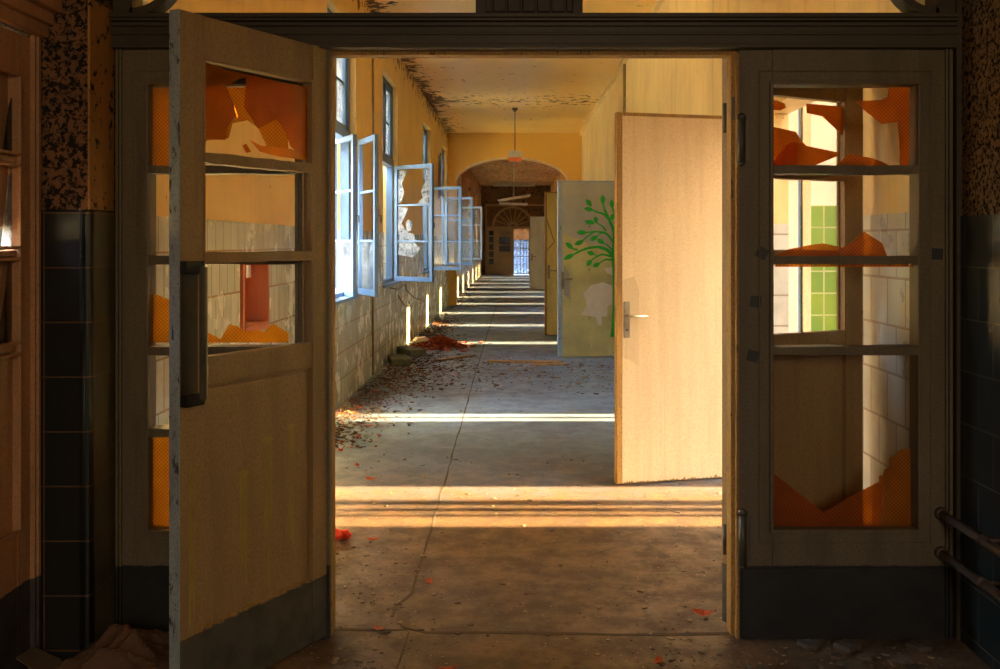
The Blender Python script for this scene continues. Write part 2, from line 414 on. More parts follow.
# wall with the arched opening
mb = MB()
ca, hw, zs, rise = -.12, 1.36, 2.98, .60
pts = [(ca-hw, 0)]
K = 28
arc = [(ca-hw*math.cos(PI*i/K), zs+rise*math.sin(PI*i/K)) for i in range(K+1)]
mb.box(XL, ca-hw, ARCH0, ARCH1, 0, CEIL); mb.box(ca+hw, XR, ARCH0, ARCH1, 0, CEIL)
for (x0, za), (x1, zb) in zip(arc[:-1], arc[1:]):
    mb.prism([(x0, za), (x1, zb), (x1, CEIL), (x0, CEIL)], ARCH1-ARCH0, o=ARCH0)
o = mb.build('wall_middle', M['arch']); tag(o, 'deep ochre wall with a wide flat arch across the corridor', 'wall', kind='structure')
mb = MB(); prev = None
for (x0, za), (x1, zb) in zip(arc[:-1], arc[1:]):
    k = 1.022
    def off(x, z): return (ca+(x-ca)*k, zs+(z-zs)*1.05)
    mb.prism([(x0, za), (x1, zb), off(x1, zb), off(x0, za)], .03, o=ARCH0-.028)
o = mb.build('trim_1', M['archwhite']); tag(o, 'thin pale edge around the corridor arch', 'trim', kind='structure')

# small cove strips along the corridor ceiling
mb = MB(); mb.box(XR-.05, XR, 4.06, ARCH0, CEIL-.06, CEIL); 
tag(mb.build('trim_2', M['ochre2']), 'narrow cove strip along the right ceiling edge', 'trim', kind='structure')

# rooms on the sunny side: unseen outer wall, slots shaped to cast the sun stripes, cross walls
mb = MB()
slots = []
for s in STRIPES:
    slots += [(s-.18, s-.035, 1.2, 2.62), (s+.035, s+.18, 1.2, 2.62)]
slots += [(5.54, 5.73, 1.2, 2.62), (6.10, 6.43, 1.2, 2.62), (12.25, 12.38, 1.3, 1.62), (5.79, 5.83, 1.2, 2.62), (5.93, 5.97, 1.2, 2.62), (3.25, 4.6, 1.0, 3.9), (4.97, 5.42, 2.76, 3.72), (8.52, 9.15, 2.76, 3.72)]  # last three openings added for more sun bounce near the frame
wall_cells(mb, 6.0, 6.12, 3.0, END+.3, 0, CEIL, slots, 'y')
tag(mb.build('wall_outer', M['white']), 'unseen white outer wall of the side rooms, slots shaped to cast sun stripes', 'wall', kind='structure')
mb = MB(); mb.mi = 0; mb.box(1.78, 6.0, 6.95, 7.07, 0, 1.80); mb.mi = 1; mb.box(1.78, 6.0, 6.95, 7.07, 1.80, CEIL)
mb.mi = 1; mb.box(1.78, 6.0, 3.0, 3.12, 0, CEIL)
mb.mi = 1; mb.box(1.78, 1.91, 6.90, 6.95, 0, CEIL); mb.mi = 2; mb.box(1.945, 2.0, 6.91, 6.95, 0, CEIL); mb.mi = 3; mb.box(1.91, 1.93, 6.92, 6.95, 0, CEIL); mb.mi = 3; mb.box(2.21, 2.30, 6.90, 6.95, 0, 2.6); mb.box(2.32, 2.40, 6.91, 6.95, 0, 2.6)
tag(mb.build('wall_room', [M['tileG'], M['white'], M['cream'], M['sash']]), 'cross walls of the side room with green yellow tiled dado', 'wall', kind='structure')

# end wall of the corridor, above and beside the far door frame
FX0, FX1 = -1.48, 1.38
mb = MB()
wall_cells(mb, END, END+.2, -2.1, 1.8, 0, CEIL, [(FX0, FX1, 0, 3.32)], 'x')
tag(mb.build('wall_end', M['ruindark']), 'dark brown ruined wall at the far end', 'wall', kind='structure')

# entrance hall
HXL, HXR = -1.755, 1.724
FXA, FXB = -1.571, 1.705          # outer edges of the big glazed frame
HB = -6.0
mb = MB()   # left hall wall: door opening beside the corner
LD = (2.62, 3.725, 0, 2.30)
def hp(u, z): return 0 if z < TILE-.01 else 1
wall_cells(mb, HXL-.25, HXL, HB, 3.74, 0, TILE, [(LD[0], LD[1], 0, TILE)], 'y', (), lambda u, z: 0)
wall_cells(mb, HXL-.25, HXL, HB, 3.74, TILE, CEIL, [(LD[0], LD[1], TILE, LD[3])], 'y', (), lambda u, z: 1)
tag(mb.build('wall_hall_left', [M['tileD'], M['moldy']]), 'dark tiled hall wall holding the salmon brown door', 'wall', kind='structure')
# corner pier between that door and the frame
mb = MB()
mb.mi = 0; mb.box(HXL-.25, FXA-.004, 3.742, 4.06, 0, TILE, .012)
mb.mi = 1; mb.box(HXL-.25, FXA-.010, 3.746, 4.06, TILE, CEIL)
o = mb.build('wall_pier', [M['tileD'], M['moldy']]); tag(o, 'corner pier of dark tiles under mouldy plaster', 'wall', kind='structure')
# rounded nosing and side faces of the pier, painted warmer as if lit
mb = MB()
mb.mi = 0; mb.tube([(FXA-.03, 3.771, 0.0), (FXA-.03, 3.771, TILE)], .031, 20)
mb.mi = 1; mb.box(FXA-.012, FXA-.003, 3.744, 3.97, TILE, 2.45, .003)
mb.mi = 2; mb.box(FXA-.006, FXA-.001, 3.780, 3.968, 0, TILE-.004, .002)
mb.build('nosing', [M['tileD'], M['pillarlit'], M['tileDlit']], o)
mb = MB()
mb.mi = 0; mb.box(HXR, HXR+.25, HB, 4.06, 0, TILE-.02)
mb.mi = 1; mb.box(HXR+.006, HXR+.25, HB, 4.06, TILE-.02, CEIL)
tag(mb.build('wall_hall_right', [M['tileDR'], M['moldyR']]), 'dark blue green tiled hall wall under peeling plaster', 'wall', kind='structure')
mb = MB()   # unseen hall back wall, its two windows added to light the hall
wall_cells(mb, HB-.25, HB, HXL-.25, HXR+.25, 0, CEIL, [(-1.2, -.3, 1.7, 3.4), (.4, 1.3, 1.7, 3.4)], 'x')
tag(mb.build('wall_back', M['moldyR']), 'brown hall wall behind the camera, two windows added to light the hall', 'wall', kind='structure')
mb = MB(); mb.box(HXL-.25, HXR+.25, HB-.25, 3.98, CEIL, CEIL+.2)
tag(mb.build('ceiling_hall', M['moldyR']), 'brown plaster ceiling over the entrance hall', 'ceiling', kind='structure')
mb = MB(); wall_cells(mb, 3.95, 4.06, HXL-.25, HXR+.25, 3.3, CEIL, [], 'x')
mb.mi = 1; mb.box(FXB+.004, HXR+.25, 3.95, 4.06, 0, 3.3)
tag(mb.build('wall_front', [M['moldyR'], M['beam']]), 'brown plaster strip above and beside the glazed frame', 'wall', kind='structure')

# ------------------------------------------------------------------ the big glazed door frame
DF = empty('door_1', (0, 4.0, 0)); tag(DF, 'olive brown glazed door frame with sidelights and beam across the hall', 'door frame', kind='structure')
OX0, OX1 = -.732, .866
ZB = 2.302
Y0, Y1 = -.03, .05                # local y (world 3.97..4.05)
GZ0, GZ1 = .428, 2.164
RZ = [1.833, 1.479, 1.125]

def rough_bar(mb, x0, x1, y0, y1, z0, z1, seg=14, j=.0016):
    """a weathered bar: short lengths whose faces wander a little"""
    xs = [x0+(x1-x0)*i/seg for i in range(seg+1)]
    dz = [random.uniform(-j, j) for _ in xs]; du = [random.uniform(-j, j) for _ in xs]; dy = [random.uniform(-j, j)*.6 for _ in xs]
    V = [[mb.bm.verts.new((x, y0+dy[i], z0+dz[i])), mb.bm.verts.new((x, y1, z0+dz[i])), mb.bm.verts.new((x, y1, z1+du[i])), mb.bm.verts.new((x, y0+dy[i], z1+du[i]))] for i, x in enumerate(xs)]
    fs = [mb.bm.faces.new(V[0]), mb.bm.faces.new(V[-1][::-1])]
    for a, b in zip(V[:-1], V[1:]):
        for k in range(4): fs.append(mb.bm.faces.new((a[k], a[(k+1) % 4], b[(k+1) % 4], b[k])))
    for f_ in fs: f_.material_index = mb.mi

def bead(mb, x0, x1, z0, z1, y, w=.012, d=.012):
    """raised moulding running round a rectangle"""
    mb.box(x0-w, x1+w, y-d, y, z1, z1+w, .003); mb.box(x0-w, x1+w, y-d, y, z0-w, z0, .003)
    mb.box(x0-w, x0, y-d, y, z0, z1, .003); mb.box(x1, x1+w, y-d, y, z0, z1, .003)

def sidelight(x0, x1, gx0, gx1, rails):
    mb = MB()
    mb.box(x0, gx0, Y0, Y1, 0, ZB, .004); mb.box(gx1, x1, Y0, Y1, 0, ZB, .004)
    mb.box(gx0, gx1, Y0, Y1, GZ1, ZB); mb.box(gx0, gx1, Y0, Y1, 0, GZ0)
    bead(mb, gx0, gx1, GZ0, GZ1, Y0, .014, .014)
    bead(mb, gx0-.05, gx1+.05, GZ0-.05, GZ1+.05, Y0, .006, .006)
    sf = mb.build('sidelight_frame', M['frame'], DF)
    for z in rails:
        r = MB(); rough_bar(r, gx0, gx1, Y0-.012, Y1, z-.016, z+.016); r.build('glazing_bar', M['frame'], sf)
    return sf
SR = sidelight(OX1, FXB, 1.0, 1.563, RZ)
SL = sidelight(FXA, OX0, -1.437, -.866, RZ+[.805])
# outer architraves with ridges
mb = MB()
for x in (FXB-.03, FXB-.016, FXA+.012, FXA+.026): mb.box(x-.004, x+.004, Y0-.014, Y0, 0.0, ZB, .002)
mb.build('architrave', M['frame'], DF)
# beam with stepped mouldings
mb = MB()
mb.box(FXA-.0, FXB+.0, -.06, .08, ZB, 2.430)
for z0, z1, d in ((2.302, 2.318, .012), (2.352, 2.362, .012), (2.385, 2.40, .018), (2.404, 2.416, .024), (2.416, 2.432, .035)):
    mb.box(FXA, FXB, -.06-d, -.06, z0, z1, .003)
mb.build('transom_beam', M['beam'], DF)
mb = MB(); mb.box(OX0, OX1, .0, .075, ZB-.016, ZB, .003)
mb.build('head_stop', M['woodedge'], DF)
# fanlight bars above the beam
mb = MB()
mb.box(FXA, FXA+.075, -.05, .06, 2.432, 3.3); mb.box(FXB-.075, FXB, -.05, .06, 2.432, 3.3)
mb.box(FXA, FXB, -.05, .06, 3.24, 3.3)
mb.ring_bar((FXA+.072, 2.432+.178), .163, -PI/2-.05, 0.0, .03, -.05, .04)
mb.ring_bar((FXB-.072, 2.432+.178), .163, -PI, -PI/2+.05, .03, -.05, .04)
mb.box(FXA+.22, FXA+.25, -.05, .04, 2.61, 3.25); mb.box(FXB-.25, FXB-.22, -.05, .04, 2.61, 3.25)
mb.build('fanlight_frame', M['beam'], DF)
mb = MB()
mb.box(-.154, .248, -.04, .05, 2.432, 3.24)
for i in range(7): mb.box(-.15+i*.057, -.15+i*.057+.05, -.055, -.04, 2.445, 3.24, .004)
mb.box(-.16, -.12, -.075, .05, 2.432, 3.24, .004); mb.box(.214, .254, -.075, .05, 2.432, 3.24, .004)
mb.build('centre_boards', M['board'], DF)
# jamb lips with rebates either side of the opening
mb = MB()
mb.box(OX1-.025, OX1, -.005, .08, 0, ZB-.016, .003)
mb.box(OX1-.010, OX1+.002, -.036, -.005, 0, ZB-.016, .002)
mb.box(OX0-.004, OX0+.003, .0, .08, 0, ZB-.016, .002)
mb.build('jamb', M['woodedge'], DF)
def knuckle_hinge(x, z, h):
    mb = MB()
    mb.tube([(x, -.045, z-h/2), (x, -.045, z+h/2)], .016, 14)
    mb.tube([(x, -.045, z+h/2), (x, -.045, z+h/2+.012), (x, -.045, z+h/2+.022)], [.019, .019, .006], 14)
    mb.tube([(x, -.045, z-h/2-.014), (x, -.045, z-h/2)], [.008, .018], 14)
    mb.box(x-.004, x+.035, -.034, -.03, z-h/2+.01, z+h/2-.01, .001)
    mb.build('hinge', M['iron'], DF)
knuckle_hinge(OX1+.008, 1.945, .17); knuckle_hinge(OX1+.012, .39, .20)
# strike plate on the jamb, high up
mb = MB(); mb.box(OX1-.024, OX1-.005, -.012, -.005, 2.03, 2.12, .002); mb.build('strike_plate', M['iron'], DF)
# black tape squares
for x, z, a in ((.957, 1.507, .5), (.933, 1.317, .1), (.921, 1.105, .25), (1.642, 1.503, .05)):
    mb = MB(); mb.box(-.022, .022, -.0015, 0, -.022, .022, 0, Matrix.Translation((x, Y0, z)) @ Matrix.Rotation(a, 4, 'Y'))
    mb.build('tape_patch', M['tape'], DF)
# kick boards painted dark
mb = MB(); mb.box(OX1+.015, FXB-.04, Y0-.006, Y0, 0, .275); mb.box(FXA+.05, OX0-.02, Y0-.006, Y0, 0, .275)
mb.build('kick_board', M['frame'], DF)

def shard(poly, parent, mat, y, name='glass_shard', lab=None):
    mb = MB(); mb.mi = 1; mb.prism(poly, .004, o=y)
    mb.bm.faces.ensure_lookup_table(); mb.bm.faces[0].material_index = 0    # the coloured, patterned side
    o = mb.build(name, [mat, mat if mat in (M['darkglass'], M['frost']) else M['glassback']], parent)
    if lab: o['label'] = lab
    return o
def fx(x, y):      # photo position -> frame plane (4 m away)
    return ((x-517)/254.0, EYE-(y-242)/254.0)
def cx(pts, ox, oy, k): return [fx(ox+a/k, oy+b/k) for a, b in pts]
# right sidelight shards
shard(cx([(475, 352), (530, 353), (572, 350), (592, 340), (598, 306), (670, 306), (670, 592), (634, 592), (636, 540), (628, 428), (602, 432), (572, 436), (520, 396)], 720, 0, 3.52), SR, M['amber'], .008)
shard(cx([(395, 595), (455, 541), (540, 556), (585, 574), (618, 595)], 720, 0, 3.52), SR, M['amber'], .008)
shard(cx([(108, 322), (108, 284), (150, 268), (200, 258), (250, 250), (305, 262), (303, 322)], 740, 160, 3.01), SR, M['amber'], .008)
shard(cx([(304, 322), (306, 265), (335, 250), (375, 215), (402, 232), (430, 250), (446, 292), (505, 295), (512, 318), (532, 308), (548, 318), (570, 311), (571, 322)], 740, 160, 3.01), SR, M['amber'], .008)
shard(cx([(93, 414), (140, 450), (242, 530), (262, 548), (262, 576), (93, 576)], 740, 330, 2.909), SR, M['amber'], .008)
shard(cx([(262, 545), (245, 532), (275, 515), (330, 482), (404, 444), (420, 452), (412, 576), (262, 576)], 740, 330, 2.909), SR, M['amber'], .008)
shard(cx([(406, 445), (406, 425), (418, 424), (422, 408), (436, 400), (436, 376), (452, 366), (468, 350), (498, 345), (500, 576), (413, 576), (421, 452)], 740, 330, 2.909), SR, M['amberlight'], .008)
# left sidelight shards
shard([fx(*q) for q in ((152, 87), (290, 87), (287, 130), (288, 149), (266, 146), (258, 128), (247, 120), (232, 123), (228, 138), (206, 140), (200, 166), (152, 166))], SL, M['amberlight'], .008)
shard(cx([(440, 322), (440, 215), (460, 220), (480, 228), (500, 236), (520, 262), (560, 290), (590, 335), (607, 330), (640, 347), (665, 304), (690, 310), (705, 323), (750, 322), (768, 325), (780, 310), (795, 302), (838, 330), (838, 357), (440, 357)], 0, 220, 2.909), SL, M['amberlight'], .008)
shard([(-1.437, .428), (-.866, .428), (-.866, .60), (-1.05, .68), (-1.2, .788), (-1.437, .788)], SL, M['amberlight'], .008)

# ------------------------------------------------------------------ glazed leaves
def glazed_leaf(name, label, loc, direction, side):
    """leaf hinged at loc; local x runs from hinge to free edge, the hall face at local y=0 when side=+1"""
    r = empty(name, loc, math.atan2(direction[1], direction[0])); tag(r, label, 'door')
    W, H, T = .780, 2.308, .045
    a, b = (-T, 0.0) if side > 0 else (0.0, T)
    g0, g1 = .105, .672
    mb = MB()
    mb.box(0, g0, a, b, .012, H, .003); mb.box(g1, W-.004, a, b, .012, H, .003)
    g = .003; c = .0022
    mb.box(g0+g, g1-g, a+c, b-c, 2.170, H-.001, .003)
    mb.box(g0+g, g1-g, a+c, b-c, 1.075, 1.165, .003)
    mb.box(g0+g, g1-g, a+c, b-c, .012, .25, .003)
    mb.build('leaf_frame', M['leaf'], r)
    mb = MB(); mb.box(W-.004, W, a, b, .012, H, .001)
    mb.build('worn_edge', M['leafedgelit'], r)
    mb = MB(); mb.box(g0-.005, g1+.005, a+.020, b-.020, .24, 1.08); mb.box(g0+.009, g1-.009, a+.013, b-.013, .258, 1.056, .003)
    mb.box(g0, g1, a+.006, b-.006, 1.066, 1.075, .003)
    mb.build('lower_panel', M['leaf'], r)
    rd = random.Random(11)
    for y in (b-.017, a+.012):                     # splintered quarter strip along the panel foot
        q = MB(); us = [g0+(g1-g0)*k/60 for k in range(61)]
        q.prism([(u, .251+.006+rd.uniform(0, .012)) for u in us]+[(g1, .251), (g0, .251)], .005, o=y); q.build('splintered_strip', M['woodedge'], r)
    for z in (1.835, 1.50):
        q = MB(); rough_bar(q, g0, g1, a-.004, b+.004, z-.02, z+.016, 12, .002); q.build('glazing_bar', M['leaf'], r)
    mb = MB()
    for z0, z1 in ((1.851, 2.165), (1.516, 1.815), (1.165, 1.48)):
        for y in (a+.004, b-.004):
            mb.box(g0, g0+.008, y-.005, y+.005, z0, z1); mb.box(g1-.008, g1, y-.005, y+.005, z0, z1)
    mb.box(g0, g1, a, b, 2.160, 2.170)
    mb.build('glazing_bead', M['leaf'], r)
    for z in (2.05, .35):
        mb = MB(); mb.tube([(0, (a+b)/2, z-.06), (0, (a+b)/2, z+.06)], .012, 12); mb.build('hinge', M['iron'], r)
    return r
LH = Vector((OX0-.002, 3.99, 0)); LDIR = Vector((-.466, -.885, 0)).normalized()
LL = glazed_leaf('glazed_door_leaf', 'brown glazed door leaf swung open toward the hall, with black pull handle and drips', LH, LDIR, 1)
RH = Vector((OX1-.012, 4.085, 0)); RDIR = Vector((.862, .507, 0)).normalized()
RL = glazed_leaf('glazed_door_leaf', 'brown glazed door leaf folded back behind the right sidelight', RH, RDIR, -1)
def onleaf(px, py, H, D):
    """photo position -> (u,z) on the plane of a leaf hinged at H along D"""
    k = (px-517)/1016.0
    u = (k*H.y-H.x)/(D.x-k*D.y)
    d = H.y+u*D.y
    return (u, EYE-(py-242)*d/1016.0)
def lp(pts, H, D, ox, oy, k): return [onleaf(ox+a/k, oy+b/k, H, D) for a, b in pts]
A = (140, 60, 3.52)
shard(lp([(236, 2), (325, 35), (318, 70), (320, 95), (345, 150), (360, 200), (330, 220), (322, 245), (318, 280), (236, 278)], LH, LDIR, *A), LL, M['amber'], -.024)
shard(lp([(325, 35), (392, 50), (392, 60), (360, 68), (322, 90), (318, 70)], LH, LDIR, *A), LL, M['amber'], -.024)
shard(lp([(392, 50), (605, 95), (605, 350), (548, 305), (528, 250), (500, 205), (432, 240), (408, 200), (385, 165)], LH, LDIR, *A), LL, M['amberred'], -.024)
shard(lp([(404, 280), (440, 300), (500, 306), (550, 312), (600, 345), (600, 352), (500, 338), (440, 322)], LH, LDIR, *A), LL, M['amber'], -.024)
shard(lp([(378, 300), (390, 294), (406, 322), (392, 326)], LH, LDIR, *A), LL, M['amber'], -.024)
B = (720, 0, 3.52)
shard(lp([(170, 345), (215, 352), (240, 362), (245, 378), (225, 386), (170, 384)], RH, RDIR, *B), RL, M['amber'], .02)
shard(lp([(170, 438), (225, 450), (280, 462), (300, 495), (318, 512), (380, 525), (430, 535), (428, 548), (360, 575), (330, 592), (170, 592)], RH, RDIR, *B), RL, M['amber'], .02)
shard(lp([(190, 590), (215, 545), (250, 505), (268, 498), (282, 505), (280, 592)], RH, RDIR, *B), RL, M['amberred'], .014)
shard(lp([(318, 362), (446, 374), (446, 478), (415, 445), (375, 408), (320, 396)], RH, RDIR, *B), RL, M['amber'], .02)

# pull handle on the left leaf
h = MB()
h.box(.702, .775, 0, .004, 1.02, 1.475, .001)
hb = h.build('pull_plate', M['board'], LL)
for za, zb in ((1.445, 1.488), (1.012, 1.05)):
    h = MB(); h.box(.695, .778, 0, .03, za, zb, .004); h.build('handle_bracket', M['black'], hb)
h = MB(); h.box(.700, .722, .028, .05, 1.03, 1.47, .006); h.build('pull_bar', M['steel'], hb)
# paint drips on the lower panel and on the stile
def drips(u, zt, zb, w, n, y, seed):
    rd = random.Random(seed); mb = MB()
    blob = [(u+w*1.2*math.cos(t)*(1+.2*math.sin(3*t)), zt+w*.55*math.sin(t)) for t in [2*PI*i/14 for i in range(14)]]
    mb.prism(blob, .0008, o=y)
    for i in range(n):
        du = (i-(n-1)/2)*w*1.7/max(1, n); ze = zb+rd.uniform(0, .5)*(zt-zb); ww = rd.uniform(.0025, .005)
        mb.prism([(u+du-ww, zt), (u+du+ww, zt), (u+du+ww*.8, (zt+ze)/2), (u+du+ww*1.1, ze+.01), (u+du, ze), (u+du-ww*1.1, ze+.01), (u+du-ww*.7, (zt+ze)/2)], .0009, o=y)
    mb.build('paint_drip', M['drip'], LL)
drips(.470, .735, .30, .022, 4, -.0135, 1); drips(.345, .83, .28, .024, 4, -.0135, 2); drips(.215, .86, .33, .018, 3, -.0135, 3); drips(.725, .80, .26, .016, 3, 0.0, 4)

# ------------------------------------------------------------------ hall door on the left wall
HD = empty('panelled_door_leaf', (HXL, 3.725, 0), -PI/2); tag(HD, 'salmon brown panelled door with broken panes at the left edge', 'door')
# local x runs toward the camera (world -y); hall face at local y>0 (world +x)
mb = MB(); L = 1.10
mb.box(0.004, .13, -.06, -.012, 0.01, 2.29, .004); mb.box(L-.13, L-.01, -.06, -.012, 0.01, 2.29, .004)
for z0, z1 in ((.01, .52), (1.165, 1.19), (1.50, 1.52), (1.83, 1.85), (2.15, 2.29)): mb.box(.13, L-.13, -.06, -.012, z0, z1, .004)
mb.box(L/2-.03, L/2+.03, -.06, -.012, .5, 2.2, .004)
mb.build('leaf_frame', M['halldoor'], HD)
mb = MB()
for x0, x1 in ((.13, L/2-.03), (L/2+.03, L-.13)): mb.box(x0, x1, -.05, -.03, .52, 1.17)
mb.build('lower_panel', M['halldoor'], HD)
mb = MB()
for z in (.53, 1.155, 1.195, 1.49, 1.53, 1.82, 1.86, 2.14): mb.box(.125, L-.125, -.012, .004, z-.006, z+.006, .003)
for x in (.135, L/2-.036, L/2+.036, L-.135): mb.box(x-.006, x+.006, -.012, .004, .53, 2.14, .003)
mb.build('moulding', M['halldoor'], HD)
mb = MB()
mb.box(.0, .022, -.012, .012, 0, 2.3, .004); mb.box(.03, .04, -.012, .006, 0, 2.3, .002)
mb.box(-.01, L+.02, -.01, .035, 2.30, 2.345, .004); mb.box(-.01, L+.02, -.01, .055, 2.345, 2.39, .006); mb.box(-.01, L+.02, -.01, .085, 2.39, 2.44, .008)
mb.build('cornice', M['halldoor'], HD)
mb = MB()
for x0, x1 in ((.13, L/2-.03), (L/2+.03, L-.13)):
    for z0, z1 in ((1.19, 1.50), (1.85, 2.15)): mb.box(x0, x1, -.056, -.046, z0, z1)
mb.box(.13, L/2-.03, -.056, -.046, 1.60, 1.83); mb.box(L/2+.03, L-.13, -.056, -.046, 1.52, 1.83)
mb.build('pane_filler', M['halldoor'], HD)  # boards added in place of a lit wall, hiding the bright sky
shard([(.13, 1.86), (.19, 1.86), (.165, 1.96), (.15, 2.02), (.13, 2.06)], HD, M['darkglass'], -.036)
shard([(.13, 1.53), (.20, 1.53), (.18, 1.64), (.165, 1.70), (.15, 1.78), (.13, 1.80)], HD, M['frost'], -.036)
shard([(.13, 1.20), (.26, 1.20), (.2, 1.28), (.17, 1.38), (.15, 1.48), (.13, 1.49)], HD, M['glass'], -.036)

# pipes along the right hall wall
for z, lab in ((.49, 'upper rusty brown pipe along the dark tiled wall'), (.337, 'lower rusty brown pipe along the dark tiled wall')):
    r = empty('wall_pipe', (1.655, 3.95, z)); tag(r, lab, 'pipe')
    mb = MB(); mb.tube([(0, .018, 0), (0, -.7, -.004), (0, -1.6, 0), (0, -3.2, -.006)], .0165, 14)
    mb.build('pipe_run', M['pipe'], r)
    mb = MB(); mb.tube([(0, .019, 0), (0, .006, 0), (0, -.002, 0)], [.026, .026, .018], 16)
    mb.build('flange', M['pipe'], r)
    for y in (-.34, -1.5):
        mb = MB(); mb.tube([(0, y, 0), (.0675, y, .0)], .008, 8); mb.tube([(0, y-.012, 0), (0, y+.012, 0)], .021, 14)
        mb.build('bracket', M['pipe'], r)

# ------------------------------------------------------------------ corridor windows
def sash(parent, hinge, free, w, h, mat, glass, z0=WZ0+.01, panes=3, label=None):
    """casement; hinge, free give its direction on plan; an open one is a thing of its own"""
    d = Vector((free[0]-hinge[0], free[1]-hinge[1])); a = math.atan2(d.y, d.x)
    mb = MB(); t = .042; b = .052
    mb.box(0, b, -t/2, t/2, 0, h, .003); mb.box(w-b, w, -t/2, t/2, 0, h, .003)
    mb.box(b, w-b, -t/2, t/2, 0, b+.01, .003); mb.box(b, w-b, -t/2, t/2, h-b, h, .003)
    for i in range(1, panes):
        z = b+(h-2*b)*i/panes
        mb.box(b, w-b, -.012, .012, z-.012, z+.012, .002)
    if label:
        s = empty('window_casement', (hinge[0], hinge[1], z0), a); tag(s, label, 'window casement')
        mb.build('sash_frame', mat, s)
        for zz in (.25, h-.25):
            hm = MB(); hm.tube([(-.004, 0, zz-.045), (-.004, 0, zz+.045)], .011, 10); hm.build('hinge', M['iron'], s)
    else:
        s = mb.build('casement', mat, parent, (hinge[0], hinge[1], z0), a)
    if glass == 'full':
        g = MB(); g.box(b-.002, w-b+.002, -.002, .002, b+.01, h-b); g.build('pane', M['glass'], s)
    elif glass == 'partial':
        g = MB()
        g.box(b-.002, w-b+.002, -.002, .002, b+.01, b+(h-2*b)/panes-.012); g.build('pane', M['glass'], s)
    elif glass == 'broken':
        H3 = (h-2*b)/3; W = w-2*b
        def P(pts, base): return [(b+W*u, b+base*H3+H3*v) for u, v in pts]
        for poly, base in (([(0, .05), (.10, .1), (.2, .35), (.12, .6), (.24, .85), (.3, .97), (0, .97)], 2), ([(1, .03), (1, .97), (.86, .97), (.84, .6), (.72, .35), (.78, .2), (.6, .03)], 2),
                           ([(0, .03), (.55, .03), (.50, .2), (.28, .25), (.12, .5), (.25, .75), (.32, .92), (0, .97)], 1),
                           ([(0, .62), (.45, .55), (.62, .7), (.70, .82), (.5, .97), (0, .97)], 0), ([(.28, .25), (.40, .3), (.45, .5), (.32, .6), (.25, .5)], 1)):
            shard(P(poly, base), s, M['frost'], -.002)
    mb = MB()
    mb.box(w-b+.012, w-.014, t/2, t/2+.006, h*.46, h*.54, .001); mb.tube([(w-b/2, t/2+.004, h*.5), (w-b/2, t/2+.03, h*.5), (w-b/2-.0, t/2+.032, h*.5-.07)], .006, 8)
    mb.build('catch', M['iron'], s)
    return s

def window(i, y0, y1, mat):
    r = empty('window_%d' % (i+1), (XL-.12, (y0+y1)/2, 0))
    tag(r, 'tall pale blue casement window, %s along the corridor from the camera' % ['first', 'second', 'third', 'fourth', 'fifth', 'sixth', 'seventh'][i], 'window', kind='structure')
    hw = (y1-y0)/2
    mb = MB()
    xa, xb = -.035, .055
    mb.box(xa, xb, -hw, -hw+.06, WZ0, WZ1, .003); mb.box(xa, xb, hw-.06, hw, WZ0, WZ1, .003)
    mb.box(xa, xb, -hw, hw, WZ1-.06, WZ1, .003); mb.box(xa, xb, -hw, hw, WZ0, WZ0+.05, .003)
    mb.box(xa-.01, xb+.01, -hw, hw, WTR-.05, WTR+.05, .004)
    mb.box(xa, xb, -.03, .03, WTR, WZ1, .003)
    mb.build('window_frame', mat, r)
    mb = MB()
    for ya, yb in ((-hw+.06, -.03), (.03, hw-.06)):
        w = .05
        mb.box(-.02, .03, ya, ya+w, WTR+.05, WZ1-.06, .002); mb.box(-.02, .03, yb-w, yb, WTR+.05, WZ1-.06, .002)
        mb.box(-.02, .03, ya, yb, WTR+.05, WTR+.05+w, .002); mb.box(-.02, .03, ya, yb, WZ1-.06-w, WZ1-.06, .002)
        mb.box(-.008, .012, ya, yb, 3.17, 3.20)
    tf = mb.build('transom_sash', mat, r)
    mb = MB(); mb.box(0, .004, -hw+.06, hw-.06, WTR+.06, WZ1-.07); mb.build('pane', M['glass'], tf)
    mb = MB(); mb.box(-.25, .15, -hw-.03, hw+.03, WZ0-.03, WZ0+.004, .006); mb.build('window_sill', mat, r)
    # outer pair of casements in the depth of the wall
    if y0 > 10:
        for ya in (-hw+.03, .0): sash(r, (-.20, ya), (-.20, ya+hw), hw-.02, WTR-.06-WZ0-.06, mat, 'full', WZ0+.055)
    # closed near casement
    sash(r, (0.0, -hw+.05), (0.0, 0.0), hw-.06, WTR-.06-WZ0-.06, mat, 'full', WZ0+.055)
    return r
SW, SH = .72, 1.60
for i, (y0, y1) in enumerate(WIN):
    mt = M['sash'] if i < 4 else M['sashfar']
    r = window(i, y0, y1, mt)
    ox, oy = XL-.12, (y0+y1)/2
    def rel(x, y): return (x, y)
    if i == 0:
        sash(r, rel(-1.64, 10.60), rel(-1.378, 9.98), .67, SH, mt, 'partial', label='pale blue casement ajar at the first window, its upper panes gone')
        sash(r, rel(-1.90, 10.54), rel(-1.60, 10.0), .63, SH, mt, 'partial', label='outer casement set deep in the first window, behind the one ajar')
    elif i == 1:
        sash(r, rel(-1.70, 14.22), rel(-1.11, 13.68), .77, SH, mt, 'broken', label='wide open pale blue casement holding jagged frosted shards')
    elif i < 5:
        fy = {2: 19.4, 3: 23.9, 4: 30.4, 5: 36.3, 6: 42.3}[i]
        sash(r, rel(-1.70, y1-.08), rel(-1.06, fy), .70, SH, mt, 'full', label={2: 'open pale blue casement right behind the one with frosted shards', 3: 'open pale blue casement just before the arch', 4: 'off white open casement beyond the arch'}[i])

